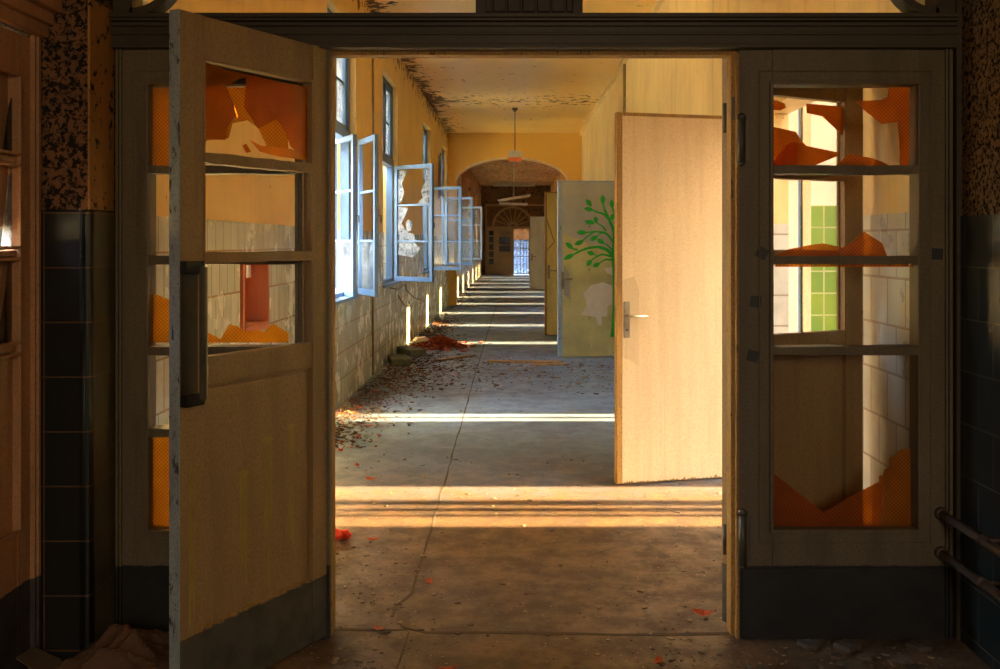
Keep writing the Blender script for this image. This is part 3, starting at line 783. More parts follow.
r = empty('window_8', (XL-.12, 4.36, 0)); tag(r, 'narrow window added out of sight behind the glazed frame for extra daylight', 'window', kind='structure')  # unseen window put in to brighten the near corridor
mb = MB()
mb.box(-.035, .055, -.26, -.21, WZ0, WZ1, .003); mb.box(-.035, .055, .21, .26, WZ0, WZ1, .003)
mb.box(-.035, .055, -.26, .26, WZ0, WZ0+.05, .003); mb.box(-.035, .055, -.26, .26, WZ1-.05, WZ1, .003); mb.box(-.035, .055, -.26, .26, WTR-.03, WTR+.03, .003)
mb.build('window_frame', M['sash'], r)
mb = MB(); mb.box(0, .004, -.21, .21, WZ0+.05, WZ1-.05); mb.build('pane', M['glass'], r)
# hatch in the left wall
r = empty('wall_hatch', (XL, (HATCH[0]+HATCH[1])/2, HATCH[2])); tag(r, 'red brown wooden hatch set in the pale tiles behind the open door', 'hatch')
hw = (HATCH[1]-HATCH[0])/2; hh = HATCH[3]-HATCH[2]
mb = MB()
mb.box(-.2, .03, -hw+.002, -hw+.05, .002, hh-.002, .003); mb.box(-.2, .03, hw-.05, hw-.002, .002, hh-.002, .003)
mb.box(-.2, .03, -hw+.05, hw-.05, hh-.05, hh-.002, .003); mb.box(-.2, .035, -hw+.05, hw-.05, .002, .05, .003)
mb.build('hatch_frame', M['redwood'], r)
mb = MB()
for k in range(2): mb.box(-.10, -.08, -hw+.05+k*.10, -hw+.05+k*.10+.09, .05, hh-.05, .002)
mb.box(-.2, -.18, -.06, hw-.05, .05, hh-.05)
mb.build('board', M['redwood'], r)
mb = MB(); mb.box(-.06, -.05, .07, .16, hh-.14, hh-.06, .002); mb.build('white_label', M['white'], r)

# ------------------------------------------------------------------ corridor doors
def flush_door(name, label, hinge, free, mats, h=2.37, strip=.035):
    d = Vector((free[0]-hinge[0], free[1]-hinge[1])); W = d.length
    r = empty(name, (hinge[0], hinge[1], 0), math.atan2(d.y, d.x)); tag(r, label, 'door')
    mb = MB(); mb.mi = 0; mb.box(0, W-.006, -.044, 0, .012, h, .002)
    mb.build('door_panel', mats[0], r)
    mb = MB(); mb.box(W-.006, W, -.046, .002, .010, h+.002, .001); mb.box(0, W, -.046, .002, h, h+.006, .001)
    mb.build('door_edge', mats[1], r)
    if strip:
        mb = MB(); mb.box(W-strip, W-.0005, -.0475, .004, .012, h+.004, .001); mb.box(0, W-strip, 0.0, .004, h-.016, h+.004, .001)
        mb.build('edge_strip', mats[1], r)
    for z in (.3, 1.2, 2.1):
        mb = MB(); mb.tube([(0, -.0, z-.05), (0, -.0, z+.05)], .012, 10); mb.build('hinge', M['iron'], r)
    return r, W
def lever(r, W, z=1.08, y=0.0):
    mb = MB(); mb.box(W-.085, W-.045, y, y+.006, z-.14, z+.09, .002); pl = mb.build('lock_plate', M['steel'], r)
    mb = MB(); mb.tube([(W-.065, y+.004, z), (W-.065, y+.05, z), (W-.075, y+.055, z), (W-.185, y+.055, z-.004)], .0095, 10)
    mb.build('lever_handle', M['steel'], pl)
    mb = MB(); mb.tube([(W-.065, y+.004, z-.09), (W-.065, y+.0075, z-.09)], .007, 10); mb.build('keyhole', M['black'], pl)

H1, F1 = (1.54, 6.70), (.636, 6.46)
d1, W1 = flush_door('flush_door_leaf', 'tall plain cream door with brown edge, nearest of the open corridor doors', H1, F1, (M['cream'], M['woodedge']))
lever(d1, W1)
mb = MB(); mb.prism([(W1-.008, 1.30), (W1-.02, .83), (W1-.15, .76), (W1-.15, 1.24), (W1-.12, 1.33)], .0012, o=0.0); mb.build('worn_patch', M['wornpatch'], d1)
mb = MB()
rd = random.Random(5)
pts = [(u, .012+rd.uniform(0, .010)+(.012 if rd.random() < .15 else 0)) for u in [W1*.02+W1*.95*k/110 for k in range(111)]]
mb.prism(pts+[(W1*.97, .011), (W1*.02, .011)], .0012, o=0.0); mb.build('splintered_bottom', M['woodedge'], d1)
H2, F2 = (1.52, 13.78), (.55, 13.62)
d2, W2 = flush_door('flush_door_leaf', 'flaking grey and yellow green door with a painted green tree', H2, F2, (M['paledoor'], M['bluestrip']), strip=.06)
lever(d2, W2, 1.06)
D2 = Vector((F2[0]-H2[0], F2[1]-H2[1], 0)).normalized(); H2v = Vector((H2[0], H2[1], 0))
def tp(pts, ox=560, oy=180, k=3.52): return [onleaf(ox+a/k, oy+b/k, H2v, D2) for a, b in pts]
def stroke(mb, pts, w, y=.0, t=.0015):
    P = [Vector((p[0], p[1])) for p in pts]; Q = []
    for i in range(len(P)-1):                           # Catmull-Rom smoothing
        p0, p1, p2, p3 = P[max(0, i-1)], P[i], P[i+1], P[min(len(P)-1, i+2)]
        for s in (0, .25, .5, .75):
            Q.append(.5*((2*p1)+(-p0+p2)*s+(2*p0-5*p1+4*p2-p3)*s*s+(-p0+3*p1-3*p2+p3)*s**3))
    Q.append(P[-1]); n = len(Q); Lh = []; Rh = []
    for i, q in enumerate(Q):
        tn = (Q[min(n-1, i+1)]-Q[max(0, i-1)]).normalized(); nn = Vector((-tn.y, tn.x))
        ww = (w[0]+(w[1]-w[0])*i/(n-1))/2
        Lh.append(q+nn*ww); Rh.append(q-nn*ww)
    for i in range(n-1): mb.prism([Lh[i], Lh[i+1], Rh[i+1], Rh[i]], t, o=y)
def blade(mb, tip, base, w, y=0.0):
    a, b = Vector(base), Vector(tip); t = b-a; nn = Vector((-t.y, t.x)).normalized()
    prof = [(0, 0), (.25, .7), (.5, 1), (.75, .75), (1, 0)]
    mb.prism([a+t*s+nn*w/2*k for s, k in prof]+[a+t*s-nn*w/2*k for s, k in prof[-2:0:-1]], .0017, o=y)
mb = MB()
stroke(mb, tp([(187, 552), (191, 470), (193, 400), (191, 330), (188, 285), (186, 262), (190, 220), (189, 180), (172, 138), (158, 108)]), (.052, .036))
stroke(mb, tp([(186, 552), (189, 505)]), (.075, .04))
for pts, w in (([(189, 182), (197, 150), (192, 118), (184, 95)], (.035, .018)), ([(172, 138), (152, 120), (128, 112), (112, 104)], (.035, .02)),
               ([(158, 108), (153, 92), (151, 82)], (.03, .02)),
               ([(186, 268), (165, 246), (130, 236), (85, 244), (48, 262)], (.055, .022)), ([(62, 246), (46, 242)], (.03, .02)),
               ([(189, 222), (165, 190), (130, 182), (92, 185)], (.035, .02)), ([(118, 184), (95, 200), (78, 215)], (.025, .015)),
               ([(160, 186), (142, 188), (130, 198)], (.022, .014)), ([(186, 250), (170, 232), (155, 222)], (.03, .015)), ([(162, 180), (150, 164), (128, 150)], (.028, .014)),
               ([(186, 272), (150, 262), (122, 274), (110, 284)], (.03, .016)), ([(187, 282), (160, 280), (138, 294)], (.03, .016)), ([(130, 268), (118, 260)], (.02, .012))):
    stroke(mb, tp(pts), w)
def lf(base, tip, w=.07):
    q = tp([base, tip]); blade(mb, q[1], q[0], w)
for b_, t_ in (((151, 88), (150, 55)), ((184, 100), (182, 72)), ((118, 106), (88, 100)), ((112, 94), (93, 70)), ((52, 260), (16, 278)), ((48, 244), (22, 222)),
               ((96, 185), (62, 184)), ((84, 214), (54, 226)), ((134, 196), (108, 212)), ((158, 224), (132, 210)), ((124, 152), (90, 146)), ((128, 152), (124, 130)),
               ((112, 280), (96, 300)), ((122, 262), (98, 254)), ((142, 292), (118, 304)), ((176, 142), (192, 120))):
    lf(b_, (t_[0]+(t_[0]-b_[0])*.12, t_[1]+(t_[1]-b_[1])*.12), .068)
mb.build('tree_painting', M['green'], d2)
mb = MB(); mb.prism(tp([(75, 475), (95, 440), (82, 400), (110, 370), (150, 360), (184, 372), (184, 440), (168, 442), (165, 480), (148, 480), (145, 512), (132, 510), (128, 484), (105, 478)]), .0011); mb.build('bare_patch', M['barepaint'], d2)
mb = MB(); mb.prism(tp([(156, 312), (184, 305), (184, 335), (165, 328)]), .0011); mb.build('bare_patch', M['barepaint'], d2)
mb = MB(); mb.prism(tp([(14, 300), (32, 330), (37, 420), (14, 405)]), .0011); mb.build('grey_patch', M['greypatch'], d2)
H3, F3 = (1.52, 16.9), (.46, 16.75)
d3, W3 = flush_door('flush_door_leaf', 'narrow view of a yellow green door just behind the tree door', H3, F3, (M['yellowdoor'], M['woodedge'])); lever(d3, W3)
mb = MB()
for pts in (([(W3-.02, 1.95), (W3-.16, 1.55)], (.02, .02)), ([(W3-.16, 1.55), (W3-.02, 1.40)], (.02, .02))): stroke(mb, *pts)
mb.build('scratched_line', M['woodedge'], d3)
H4, F4 = (1.52, 32.95), (.42, 32.8)
d4, W4 = flush_door('flush_door_leaf', 'off white door farthest down the corridor with yellow stains', H4, F4, (M['whitedoor'], M['woodedge']), strip=0); lever(d4, W4)

# ------------------------------------------------------------------ far door frame with fanlight
FE = empty('door_2', (0, END, 0)); tag(FE, 'brown double door with spoked fanlight at the far corridor end', 'door frame', kind='structure')
M['fardoor'] = paint('far door paint', (.52, .33, .12), (.30, .18, .07), (.10, .06, .03), .6, .5, .70)
fc = -.20
mb = MB()
mb.box(FX0, FX0+.07, -.05, .1, 0, 3.32); mb.box(FX1-.07, FX1, -.05, .1, 0, 3.32)
mb.box(FX0, FX1, -.05, .1, 2.16, 2.28); mb.box(FX0, FX1, -.05, .1, 3.24, 3.32)
mb.box(-1.02, -.94, -.04, .08, 0, 2.16); mb.box(-.22, -.16, -.04, .08, 0, 2.16); mb.box(.56, .64, -.04, .08, 0, 2.16)
mb.build('door_surround', M['fardoor'], FE)
mb = MB()
mb.ring_bar((fc, 2.26), .92, 0, PI, .10, -.06, .06, 28)
mb.ring_bar((fc, 2.26), .18, 0, PI, .10, -.06, .06, 16)
for k in range(1, 9):
    a = PI*k/9
    mb.box(.2, .9, -.03, .03, -.02, .02, 0, Matrix.Translation((fc, 0, 2.26)) @ Matrix.Rotation(-a, 4, 'Y'))
mb.build('fanlight_spokes', M['fardoor'], FE)
mb = MB(); mb.box(FX0+.07, FX1-.07, .03, .035, 2.28, 3.24); mb.build('fanlight_backing', M['ruindark'], FE)
def far_leaf(x0, x1, panes, name):
    mb = MB(); g0, g1 = x0+.1, x1-.1
    mb.box(x0, g0, -.02, .04, 0, 2.16); mb.box(g1, x1, -.02, .04, 0, 2.16)
    z = 0
    for a, b in panes:
        mb.box(g0, g1, -.02, .04, z, a); z = b
    mb.box(g0, g1, -.02, .04, z, 2.16)
    o = mb.build(name, M['fardoor'], FE)
    mb = MB()
    for a, b in panes: mb.box(g0, g1, .005, .01, a, b)
    mb.build('pane', M['darkglass'], o)
    return o
far_leaf(-1.42, -1.0, ((.5, .78), (.84, 1.12), (1.18, 1.46), (1.52, 1.8), (1.86, 2.08)), 'sidelight_frame')
o = far_leaf(-.94, -.22, ((1.10, 1.38), (1.43, 1.80)), 'door_leaf')
mb = MB(); mb.box(-.84, -.32, -.02, -.01, 1.82, 2.06); mb.build('pale_pane', M['glass'], o)
# the right half stands open: a barred outer door is seen through it
mb = MB()
for x in (-.16, 0.0, .16, .32, .46, .56): mb.box(x-.016, x+.016, 1.0, 1.03, 0, 2.2)
for z in (.05, .45, .85, 1.25, 1.6, 1.66, 2.1): mb.box(-.3, .7, 1.0, 1.03, z-.016, z+.016)
mb.build('grille', M['iron'], FE)
mb = MB(); mb.box(-.3, .7, 1.032, 1.038, 0, 2.2); mb.build('frosted_pane', M['coolfrost'], FE)
mb = MB(); mb.box(-.3, .7, .98, 1.04, 1.66, 2.3); mb.box(-2.0, -.3, .95, 1.05, 0, 3.4); mb.box(.7, 1.8, .95, 1.05, 0, 3.4); mb.box(-2.0, 1.8, .95, 1.05, 2.3, 3.4)
mb.build('porch_wall', M['ruindark'], FE)

FB = empty('sky_block_building', (0, 58, 0)); tag(FB, 'pale building seen outside through the barred far door', 'building')  # added backdrop that keeps the sky behind the far door from glaring
mb = MB(); wall_cells(mb, 0, .3, -7, 7, 0, 7, [(-3, -1.8, 1, 2.6), (-.6, .6, 1, 2.6), (1.8, 3, 1, 2.6)], 'x'); mb.build('facade', M['facade'], FB)
for x in (-2.4, 0, 2.4):
    mb = MB(); mb.box(x-.6, x+.6, .1, .14, 1, 2.6); wn = mb.build('window', M['darkglass'], FB)
    mb = MB(); mb.box(x-.03, x+.03, .02, .1, 1, 2.6); mb.box(x-.6, x+.6, .02, .1, 1.9, 1.95); mb.build('glazing_bar', M['white'], wn)
mb = MB(); mb.prism([(-7.3, 7), (7.3, 7), (6.2, 9), (-6.2, 9)], 3.0); mb.build('roof', M['redwood'], FB)
# ------------------------------------------------------------------ hanging lamps
r = empty('pendant_lamp', (-.04, 20.1, CEIL)); tag(r, 'small box pendant lamp with orange underside hanging from the ochre ceiling', 'lamp')
mb = MB(); mb.tube([(0, 0, -.07), (0, 0, -.03), (0, 0, 0)], [.02, .055, .06], 16); mb.build('ceiling_rose', M['rod'], r)
mb = MB(); mb.tube([(0, 0, -.06), (0, 0, -.86)], .009, 8); mb.build('rod', M['rod'], r)
mb = MB(); mb.prism([(-.125, -.98), (.125, -.98), (.14, -.94), (.13, -.87), (.10, -.85), (-.10, -.85), (-.13, -.87), (-.14, -.94)], .2, o=-.1); mb.build('lamp_housing', M['lamp'], r)
mb = MB(); mb.prism([(-.14, -.98), (.14, -.98), (.12, -1.06), (-.12, -1.06)], .18, o=-.09); mb.build('lamp_cover', M['lamporange'], r)
def tube_lamp(label, x, y, z, roll, yaw=0.0):
    r = empty('tube_lamp', (x, y, z), yaw); tag(r, label, 'lamp')
    R = Matrix.Rotation(roll, 4, 'Y')
    mb = MB(); mb.box(-.61, .61, -.05, .05, 0, .06, .008, R); mb.build('lamp_body', M['tube'], r)
    mb = MB(); mb.tube([R @ Vector((-.58, 0, -.025)), R @ Vector((.58, 0, -.025))], .018, 10); mb.build('tube', M['tube'], r)
    mb = MB(); mb.tube([(0, 0, .05), (0, 0, CEIL-z+.004)], .008, 8); mb.build('rod', M['tube'], r)
tube_lamp('white tube lamp hanging level just beyond the arch', -.09, 29.0, 3.18, 0)
tube_lamp('tilted tube lamp hanging on one end beyond the arch', -.10, 37.0, 3.14, -.17, .2)
tube_lamp('tube lamp hanging lowest, deep in the dark corridor', -.16, 43.2, 3.16, .02)

# ------------------------------------------------------------------ conduits, cables
o = MB().tube([(XL+.022, 11.7, 0.02), (XL+.022, 11.7, CEIL-.01)], .014, 10).build('wall_conduit', M['conduit']); tag(o, 'thin vertical conduit on the window wall between the first two windows', 'conduit')
o = MB().tube([(XR-.022, 14.75, 2.2), (XR-.022, 14.75, CEIL-.07)], .022, 10).build('wall_conduit', M['conduit']); tag(o, 'vertical conduit on the right wall above the tree door', 'conduit')
pts = [(XL+.022, 13.3, .95), (XL+.10, 13.5, .92), (XL+.16, 13.9, .98), (XL+.12, 14.3, .88), (XL+.20, 14.6, .75), (XL+.28, 14.9, .7)]
o = MB().tube(pts, .008, 8).build('loose_cable', M['cable']); tag(o, 'curly loose cable sticking out of the pale tiles under the windows', 'cable')
pts = [(XL+.022, 14.2, .80), (XL+.08, 14.4, .66), (XL+.12, 14.9, .6), (XL+.06, 15.2, .66)]
o = MB().tube(pts, .008, 8).build('loose_cable', M['cable']); tag(o, 'short hooked cable end below the longer loose cable', 'cable')
# torn-off blind boards hanging at the third window
r = empty('hanging_board', (XL+.05, 21.2, 2.9), .1); tag(r, 'torn pale board leaning against the window wall high up', 'board')
MB().box(-.02, .02, -.1, .1, -.45, .45, .002, Matrix.Rotation(.14, 4, 'X')).build('board_plank', M['sashfar'], r)
MB().box(-.015, .015, -.03, .03, -.4, .5, .002, Matrix.Translation((.03, -.1, 0)) @ Matrix.Rotation(-.1, 4, 'X')).build('board_batten', M['plank'], r)

# ------------------------------------------------------------------ floor seams and tear
def ribbon(pts, w, z=.0015, name='floor_seam', mat=None):
    rd = random.Random(len(pts)); mb = MB(); P = []
    for a, b in zip(pts[:-1], pts[1:]):
        n = max(2, int((Vector(b)-Vector(a)).length/.18))
        for i in range(n): P.append(Vector(a).lerp(Vector(b), i/n))
    P.append(Vector(pts[-1])); A_ = []; B_ = []
    for i, q in enumerate(P):
        t = (P[min(len(P)-1, i+1)]-P[max(0, i-1)]).normalized(); nn = Vector((-t.y, t.x)); ww = w*rd.uniform(.5, 1.3)/2; j = rd.uniform(-.004, .004)
        A_.append(q+nn*(ww+j)); B_.append(q-nn*(ww-j))
    for i in range(len(P)-1): mb.prism([A_[i], A_[i+1], B_[i+1], B_[i]], z+.002, axis='z', o=-.002)
    return mb.build(name, mat)
M['crack'] = plain('dark floor joint', (.075, .052, .034), .9, 0, .2)
tag(ribbon([(-.462, 4.5), (-.468, 7), (-.49, 12), (-.50, 17), (-.5, 24)], .012, mat=M['crack']), 'dark joint running down the corridor floor', 'floor joint', kind='structure')
tag(ribbon([(-.46, 4.5), (-.52, 4.30), (-.515, 4.2)], .02, mat=M['crack']), 'crooked tear at the end of the long floor joint', 'floor joint', kind='structure')
tag(ribbon([(-.73, 4.06), (-.42, 4.06), (-.36, 4.03), (0, 4.03), (.4, 4.01), (.85, 4.02)], .024, mat=M['crack']), 'dark threshold joint across the doorway', 'floor joint', kind='structure')
tag(ribbon([(-.43, 4.03), (-.44, 3.5), (-.45, 2.5)], .008, mat=M['crack']), 'short joint on the hall side of the threshold', 'floor joint', kind='structure')
mb = MB(); top = [(-.50, 4.27), (-.44, 4.17), (-.43, 4.10), (-.37, 4.05), (-.40, 4.045), (-.46, 4.08), (-.49, 4.15)]
mb.prism(top, .006, axis='z', o=0.0)
tag(mb.build('lifted_scrap', M['card']), 'lifted scrap of floor covering by the threshold joint', 'scrap')

# ------------------------------------------------------------------ debris
def leaf_mesh(mb, x, y, z, s, a, tilt, curl):
    """one dry leaf: a pointed blade, curled, with a little thickness from its own curl"""
    R = Matrix.Translation((x, y, z)) @ Matrix.Rotation(a, 4, 'Z') @ Matrix.Rotation(tilt, 4, 'X')
    prof = ((-1, 0), (-.5, .42), (.05, .55), (.55, .35), (1, 0))
    mid = [mb.bm.verts.new(R @ Vector((u*s, 0, curl*s*u*u))) for u, w in prof]
    up = [mb.bm.verts.new(R @ Vector((u*s, w*s, curl*s*(u*u+.8*w)))) for u, w in prof[1:-1]]
    dn = [mb.bm.verts.new(R @ Vector((u*s, -w*s, curl*s*(u*u+.8*w)))) for u, w in prof[1:-1]]
    for side in (up, dn):
        c = [mid[0]]+side+[mid[-1]]
        for i in range(4):
            vs = [mid[i], c[i], c[i+1], mid[i+1]]
            u_ = []
            for v in vs:
                if v not in u_: u_.append(v)
            if len(u_) > 2:
                f_ = mb.bm.faces.new(u_); f_.material_index = mb.mi
def chip_mesh(mb, x, y, z, s, a, flat=.3):
    n = random.choice((4, 5, 6)); R = Matrix.Translation((x, y, z)) @ Matrix.Rotation(a, 4, 'Z') @ Matrix.Rotation(random.uniform(-.15, .15), 4, 'X')
    poly = [(s*random.uniform(.6, 1.1)*math.cos(2*PI*k/n), s*random.uniform(.45, .9)*math.sin(2*PI*k/n)) for k in range(n)]
    mb.prism(poly, s*flat, R, axis='z')
rnd = random.random; U = random.uniform
# drift of leaves and dirt along the tiled wall
mb = MB(); 
for i in range(5200):
    y = U(7.6, 20) if rnd() < .8 else U(20, 46)
    w = .85 if 10.5 < y < 13.8 else .45 if y < 9.2 else .55
    x = XL+.08+abs(random.gauss(0, w*.5))
    if x > 1.2 or (ARCH0-.15 < y < ARCH1+.15 and x < -1.4): continue
    mb.mi = 0 if rnd() < .92 else 1
    leaf_mesh(mb, x, y, .004+max(0, .06*(1-(x-XL)/.3))*rnd(), U(.010, .030), U(0, 2*PI), U(-.5, .5), U(.1, .6))
tag(mb.build('leaf_litter', [M['leafbrown'], M['leafred']]), 'drift of dry brown leaves along the tiled window wall', 'leaves', kind='stuff')
mb = MB()
for i in range(1700):
    y = random.gauss(12.3, 1.0); x = U(-1.5, 1.5)
    if y < 9 or y > 15 or (x > .5 and y > 13.5): continue
    mb.mi = 0 if rnd() < .5 else 1
    (chip_mesh(mb, x, y, .003, U(.005, .02) if rnd() < .9 else U(.02, .045), U(0, 6)) if rnd() < .6 else leaf_mesh(mb, x, y, .006, U(.010, .024), U(0, 6), U(-.4, .4), U(.1, .5)))
tag(mb.build('rubble_scatter', [M['chip'], M['leafbrown']]), 'band of plaster crumbs and leaf bits across the floor before the tree door', 'rubble', kind='stuff')
mb = MB()
for i in range(420):
    r_ = abs(random.gauss(0, .22)); a = U(0, 2*PI)
    leaf_mesh(mb, max(XL+.10, -1.12+r_*math.cos(a)*1.3), 15.0+r_*math.sin(a)*1.6, .01+max(0, .16-.5*r_)*rnd(), U(.03, .06), U(0, 6), U(-.8, .8), U(.1, .6))
tag(mb.build('leaf_heap', M['leafred']), 'heap of red orange leaves on the floor below the second window', 'leaves', kind='stuff')
# fine grit over the near floor and dark corners
mb = MB()
for i in range(2200):
    mb.mi = 0 if rnd() < .4 else 1
    if rnd() < .5: x, y = U(-1.5, 1.5), U(3.3, 7.5)
    elif rnd() < .5: x, y = U(.5, 1.62), 3.5+abs(random.gauss(0, .2))
    else: x, y = U(-1.7, -.4), U(3.4, 5.2)
    chip_mesh(mb, x, y, .0, U(.003, .009) if rnd() < .9 else U(.009, .02), U(0, 6))
tag(mb.build('floor_grit', [M['chip'], M['chipdark']]), 'grit and paint crumbs strewn over the near floor', 'grit', kind='stuff')
# countable pieces
def one(name, mat, label, cat, group, fn):
    mb = MB(); fn(mb); o = mb.build(name, mat); tag(o, label, cat, group); return o
for i in range(26):
    x, y = U(-.68, -.30), U(3.75, 5.0)
    if i > 15: x, y = U(.3, .8), U(3.55, 4.3)
    o = one('plaster_chip', M['chip'], 'pale plaster chip lying loose on the near floor by the doorway', 'chip', 'plaster chips by the doorway', lambda mb: chip_mesh(mb, 0, 0, 0, U(.008, .019), U(0, 6), .28))
    o.location = (x, y, .002)
for i in range(24):
    x, y = (U(.85, 1.6), U(3.55, 3.9)) if i < 16 else (U(-1.5, -1.2), U(3.45, 3.7))
    o = one('rubble_piece', M['chipdark'], 'flat dark piece of rubble in the shadow under the frame' if i < 16 else 'flat dark piece of rubble beside the crumpled cloth', 'rubble', 'rubble under the frame' if i < 16 else 'rubble beside the cloth', lambda mb: chip_mesh(mb, 0, 0, 0, U(.03, .07), U(0, 6), .25))
    o.location = (x, y, .002)
lv = [(-.745, 5.25), (-1.25, 8.0), (-1.08, 10.2), (-1.0, 10.9), (-.55, 4.05), (.52, 3.72), (.77, 4.2), (-1.3, 7.5), (-1.1, 7.0), (-.95, 6.6), (-.9, 8.6), (-.7, 11.8), (-.4, 4.6), (-.25, 3.66)]
for i, (x, y) in enumerate(lv):
    o = one('fallen_leaf', M['leafred'], 'single red leaf lying alone on the bare floor', 'leaf', 'single red leaves on the floor', lambda mb: leaf_mesh(mb, 0, 0, .004, U(.03, .05), U(0, 6), U(-.3, .3), U(.2, .6)))
    o.location = (x, y, .002)
# bright red scrap beside the leaf
mb = MB()
for k, (dx, dy, s) in enumerate(((0, 0, .045), (.05, .04, .035), (-.02, .05, .04))):
    bmesh.ops.create_icosphere(mb.bm, subdivisions=2, radius=s, matrix=Matrix.Translation((dx, dy, s*.7)) @ Matrix.Diagonal((1.1, .8, .75, 1)) @ Matrix.Rotation(k, 4, 'Y'))
for v in mb.bm.verts: v.co += Vector((U(-1, 1), U(-1, 1), U(-.5, .5)))*.007; v.co.z = max(v.co.z, 0)
o = mb.build('crumpled_scrap', M['redbit']); o.location = (-.955, 5.26, .001); tag(o, 'bright red crumpled scrap on the floor beside the open brown leaf', 'scrap')
# planks, bricks, carton
def plank(label, x, y, L, w, a, mat, tz=.0):
    mb = MB(); n = 8; R = Matrix.Rotation(a, 4, 'Z')
    for s in range(1):
        pts = [(-L/2, -w/2), (-L/4, -w*.47), (L/4, -w/2), (L/2-.02, -w*.42), (L/2, 0), (L/2-.05, w*.46), (0, w/2), (-L/2+.03, w*.45), (-L/2-.01, .0)]
        mb.prism(pts, .022, R, axis='z')
    o = mb.build('broken_plank', mat); o.location = (x, y, .002); tag(o, label, 'plank'); return o
plank('grey broken plank lying beside the red leaf heap', -.82, 13.5, .75, .13, .9, M['plank'])
plank('brown broken plank lying in front of the tree door', .10, 13.05, .95, .14, -.12, M['woodedge'])
plank('short brown board by the foot of the tree door', .42, 12.75, .5, .10, .2, M['plank'])
for i, (x, y, a, lab) in enumerate(((-1.50, 12.9, .2, 'mossy brick at the wall foot nearer the camera'), (-1.47, 14.0, .5, 'mossy brick at the wall foot farther along'))):
    mb = MB(); mb.box(-.12, .12, -.28, .28, 0, .09, .012); o = mb.build('mossy_brick', M['brick'], None, (x, y, .002), a); tag(o, lab, 'brick')
r = empty('crushed_carton', (-1.44, 15.3, .002), .3); tag(r, 'crushed white and green carton against the tiled wall', 'carton')
r.scale = (.6, .6, .6)
mb = MB(); mb.prism([(-.17, 0), (.17, 0), (.20, .14), (.10, .2), (-.12, .18), (-.19, .1)], .3, o=-.15); mb.build('carton_body', M['white'], r)
mb = MB(); mb.prism([(-.16, .03), (.12, .03), (.14, .12), (-.14, .1)], .004, o=-.155); mb.build('carton_print', M['boxgreen'], r)
# crumpled cloth heap in the dark corner
mb = MB(); G = 46; vs = {}
def nz(x, y, k):
    return math.sin(x*k+1.3*math.sin(y*k*.7))*math.cos(y*k*1.1+math.sin(x*k*.6))
for i in range(G+1):
    for j in range(G+1):
        u, v = i/G*2-1, j/G*2-1; r_ = math.sqrt(u*u+v*v)
        base = max(0, 1-r_**1.7)
        fold = (1-abs(nz(u, v, 2.3)))**3*.6+(1-abs(nz(u+2, v-1, 4.1)))**4*.35+(1-abs(nz(v, u+.5, 7.3)))**4*.12
        z = base*(.10+.04*(u+.3))+base**.6*.075*fold
        if r_ > .93: z *= .3
        vs[i, j] = mb.bm.verts.new((u*.27+.015*nz(v, u, 6), v*.20+.02*nz(u, v, 4), max(z, 0)+.004))
for i in range(G):
    for j in range(G):
        f_ = mb.bm.faces.new((vs[i, j], vs[i+1, j], vs[i+1, j+1], vs[i, j+1])); f_.smooth = False
o = mb.build('crumpled_cloth', M['cloth']); o.location = (-1.42, 3.66, .0); o.rotation_euler.z = .2; tag(o, 'crumpled dirty brown cloth heaped in the dark left corner', 'cloth')
sm = o.modifiers.new('thickness', 'SOLIDIFY'); sm.thickness = .004; sm.offset = -1
mb = MB(); Rm = Matrix.Rotation(-.35, 4, 'X')
mb.prism([(-.12, -.05), (.02, -.07), (.13, -.03), (.10, .05), (-.03, .08), (-.13, .03)], .004, Rm, axis='z')
o = mb.build('card_scrap', M['card']); o.location = (-1.26, 3.45, .05); tag(o, 'bent grey card scrap lying before the crumpled cloth', 'card')
mb = MB(); Rm = Matrix.Rotation(.55, 4, 'Y')
mb.prism([(-.09, -.06), (.05, -.07), (.1, .02), (.02, .07), (-.08, .05)], .004, Rm, axis='z')
o = mb.build('card_scrap', M['card']); o.location = (-1.66, 3.58, .06); tag(o, 'bent card scrap leaning on the salmon brown door foot', 'card')

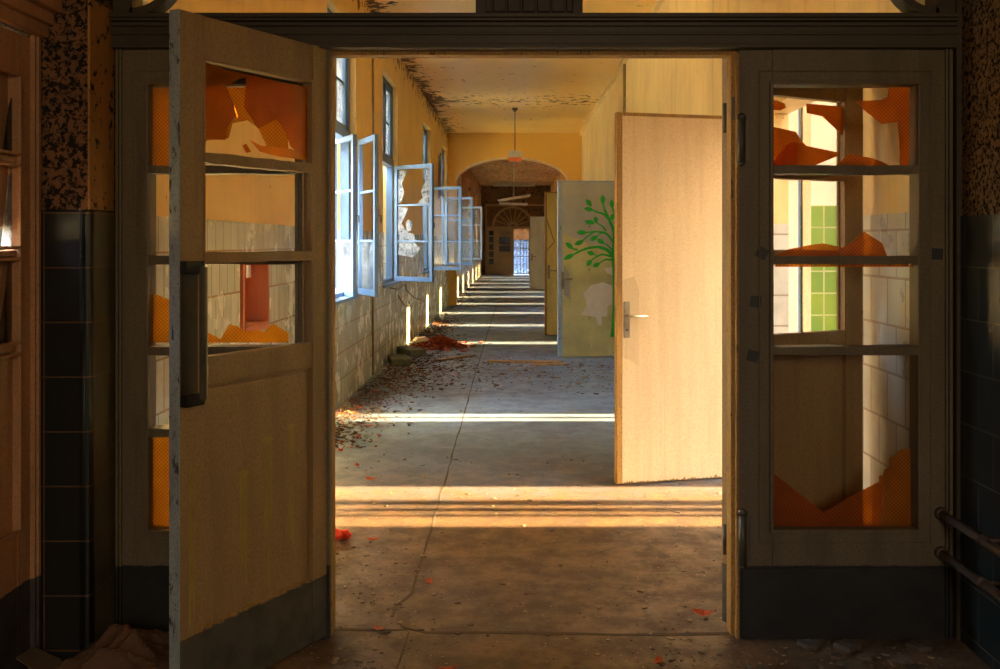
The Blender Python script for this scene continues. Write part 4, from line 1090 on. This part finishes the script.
# ------------------------------------------------------------------ light
w = bpy.data.worlds.new('sky'); SC.world = w; w.use_nodes = True
nt = w.node_tree; nt.nodes.clear(); n = N(nt)
g = n('ShaderNodeTexCoord').outputs['Generated']; s3 = n('ShaderNodeSeparateXYZ', {0: g})
warm = n.step(s3.outputs[0], -.25, .8)
hi = n.step(s3.outputs[2], .04, .9)
blue = n.mix(hi, (.62, .76, 1.0), (.80, .83, .85))
gold = n.mix(hi, (1.0, .74, .40), (.72, .74, .80))
col = n.mix(warm, blue, gold)
st = n.math('ADD', .55, n.math('MULTIPLY', hi, 29.0))
bg = n('ShaderNodeBackground', {0: col, 1: st}); o = n('ShaderNodeOutputWorld'); nt.links.new(bg.outputs[0], o.inputs[0])

sd = bpy.data.lights.new('sun', 'SUN'); sd.energy = 76; sd.color = (1.0, .68, .30); sd.angle = math.radians(.75)
so = bpy.data.objects.new('sun', sd); COL.objects.link(so)
so.rotation_euler = Vector((-1.0, 0.0, -.268)).to_track_quat('-Z', 'Y').to_euler()
ld = bpy.data.lights.new('hall_fill_light', 'POINT'); ld.energy = 150; ld.color = (1.0, .72, .42); ld.shadow_soft_size = .5  # added fill light behind the camera that brightens the hall
lo = bpy.data.objects.new('hall_fill_light', ld); COL.objects.link(lo); lo.location = (.7, -2.6, 2.3)

cam = bpy.data.cameras.new('camera'); co = bpy.data.objects.new('camera', cam); COL.objects.link(co)
co.location = (0, 0, EYE); co.rotation_euler = (PI/2, 0, 0)
cam.sensor_width = 36; cam.lens = 36*1.016; cam.shift_x = -.017; cam.shift_y = -.0925; cam.clip_start = .05; cam.clip_end = 300
SC.camera = co
SC.view_settings.view_transform = 'Standard'; SC.view_settings.look = 'None'; SC.view_settings.exposure = 0.65; SC.view_settings.gamma = 1.0
SC.view_settings.use_curve_mapping = False
SC.cycles.use_denoising = True
SC.cycles.max_bounces = 12; SC.cycles.diffuse_bounces = 8; SC.cycles.glossy_bounces = 4; SC.cycles.transparent_max_bounces = 12
SC.cycles.sample_clamp_indirect = 8.0
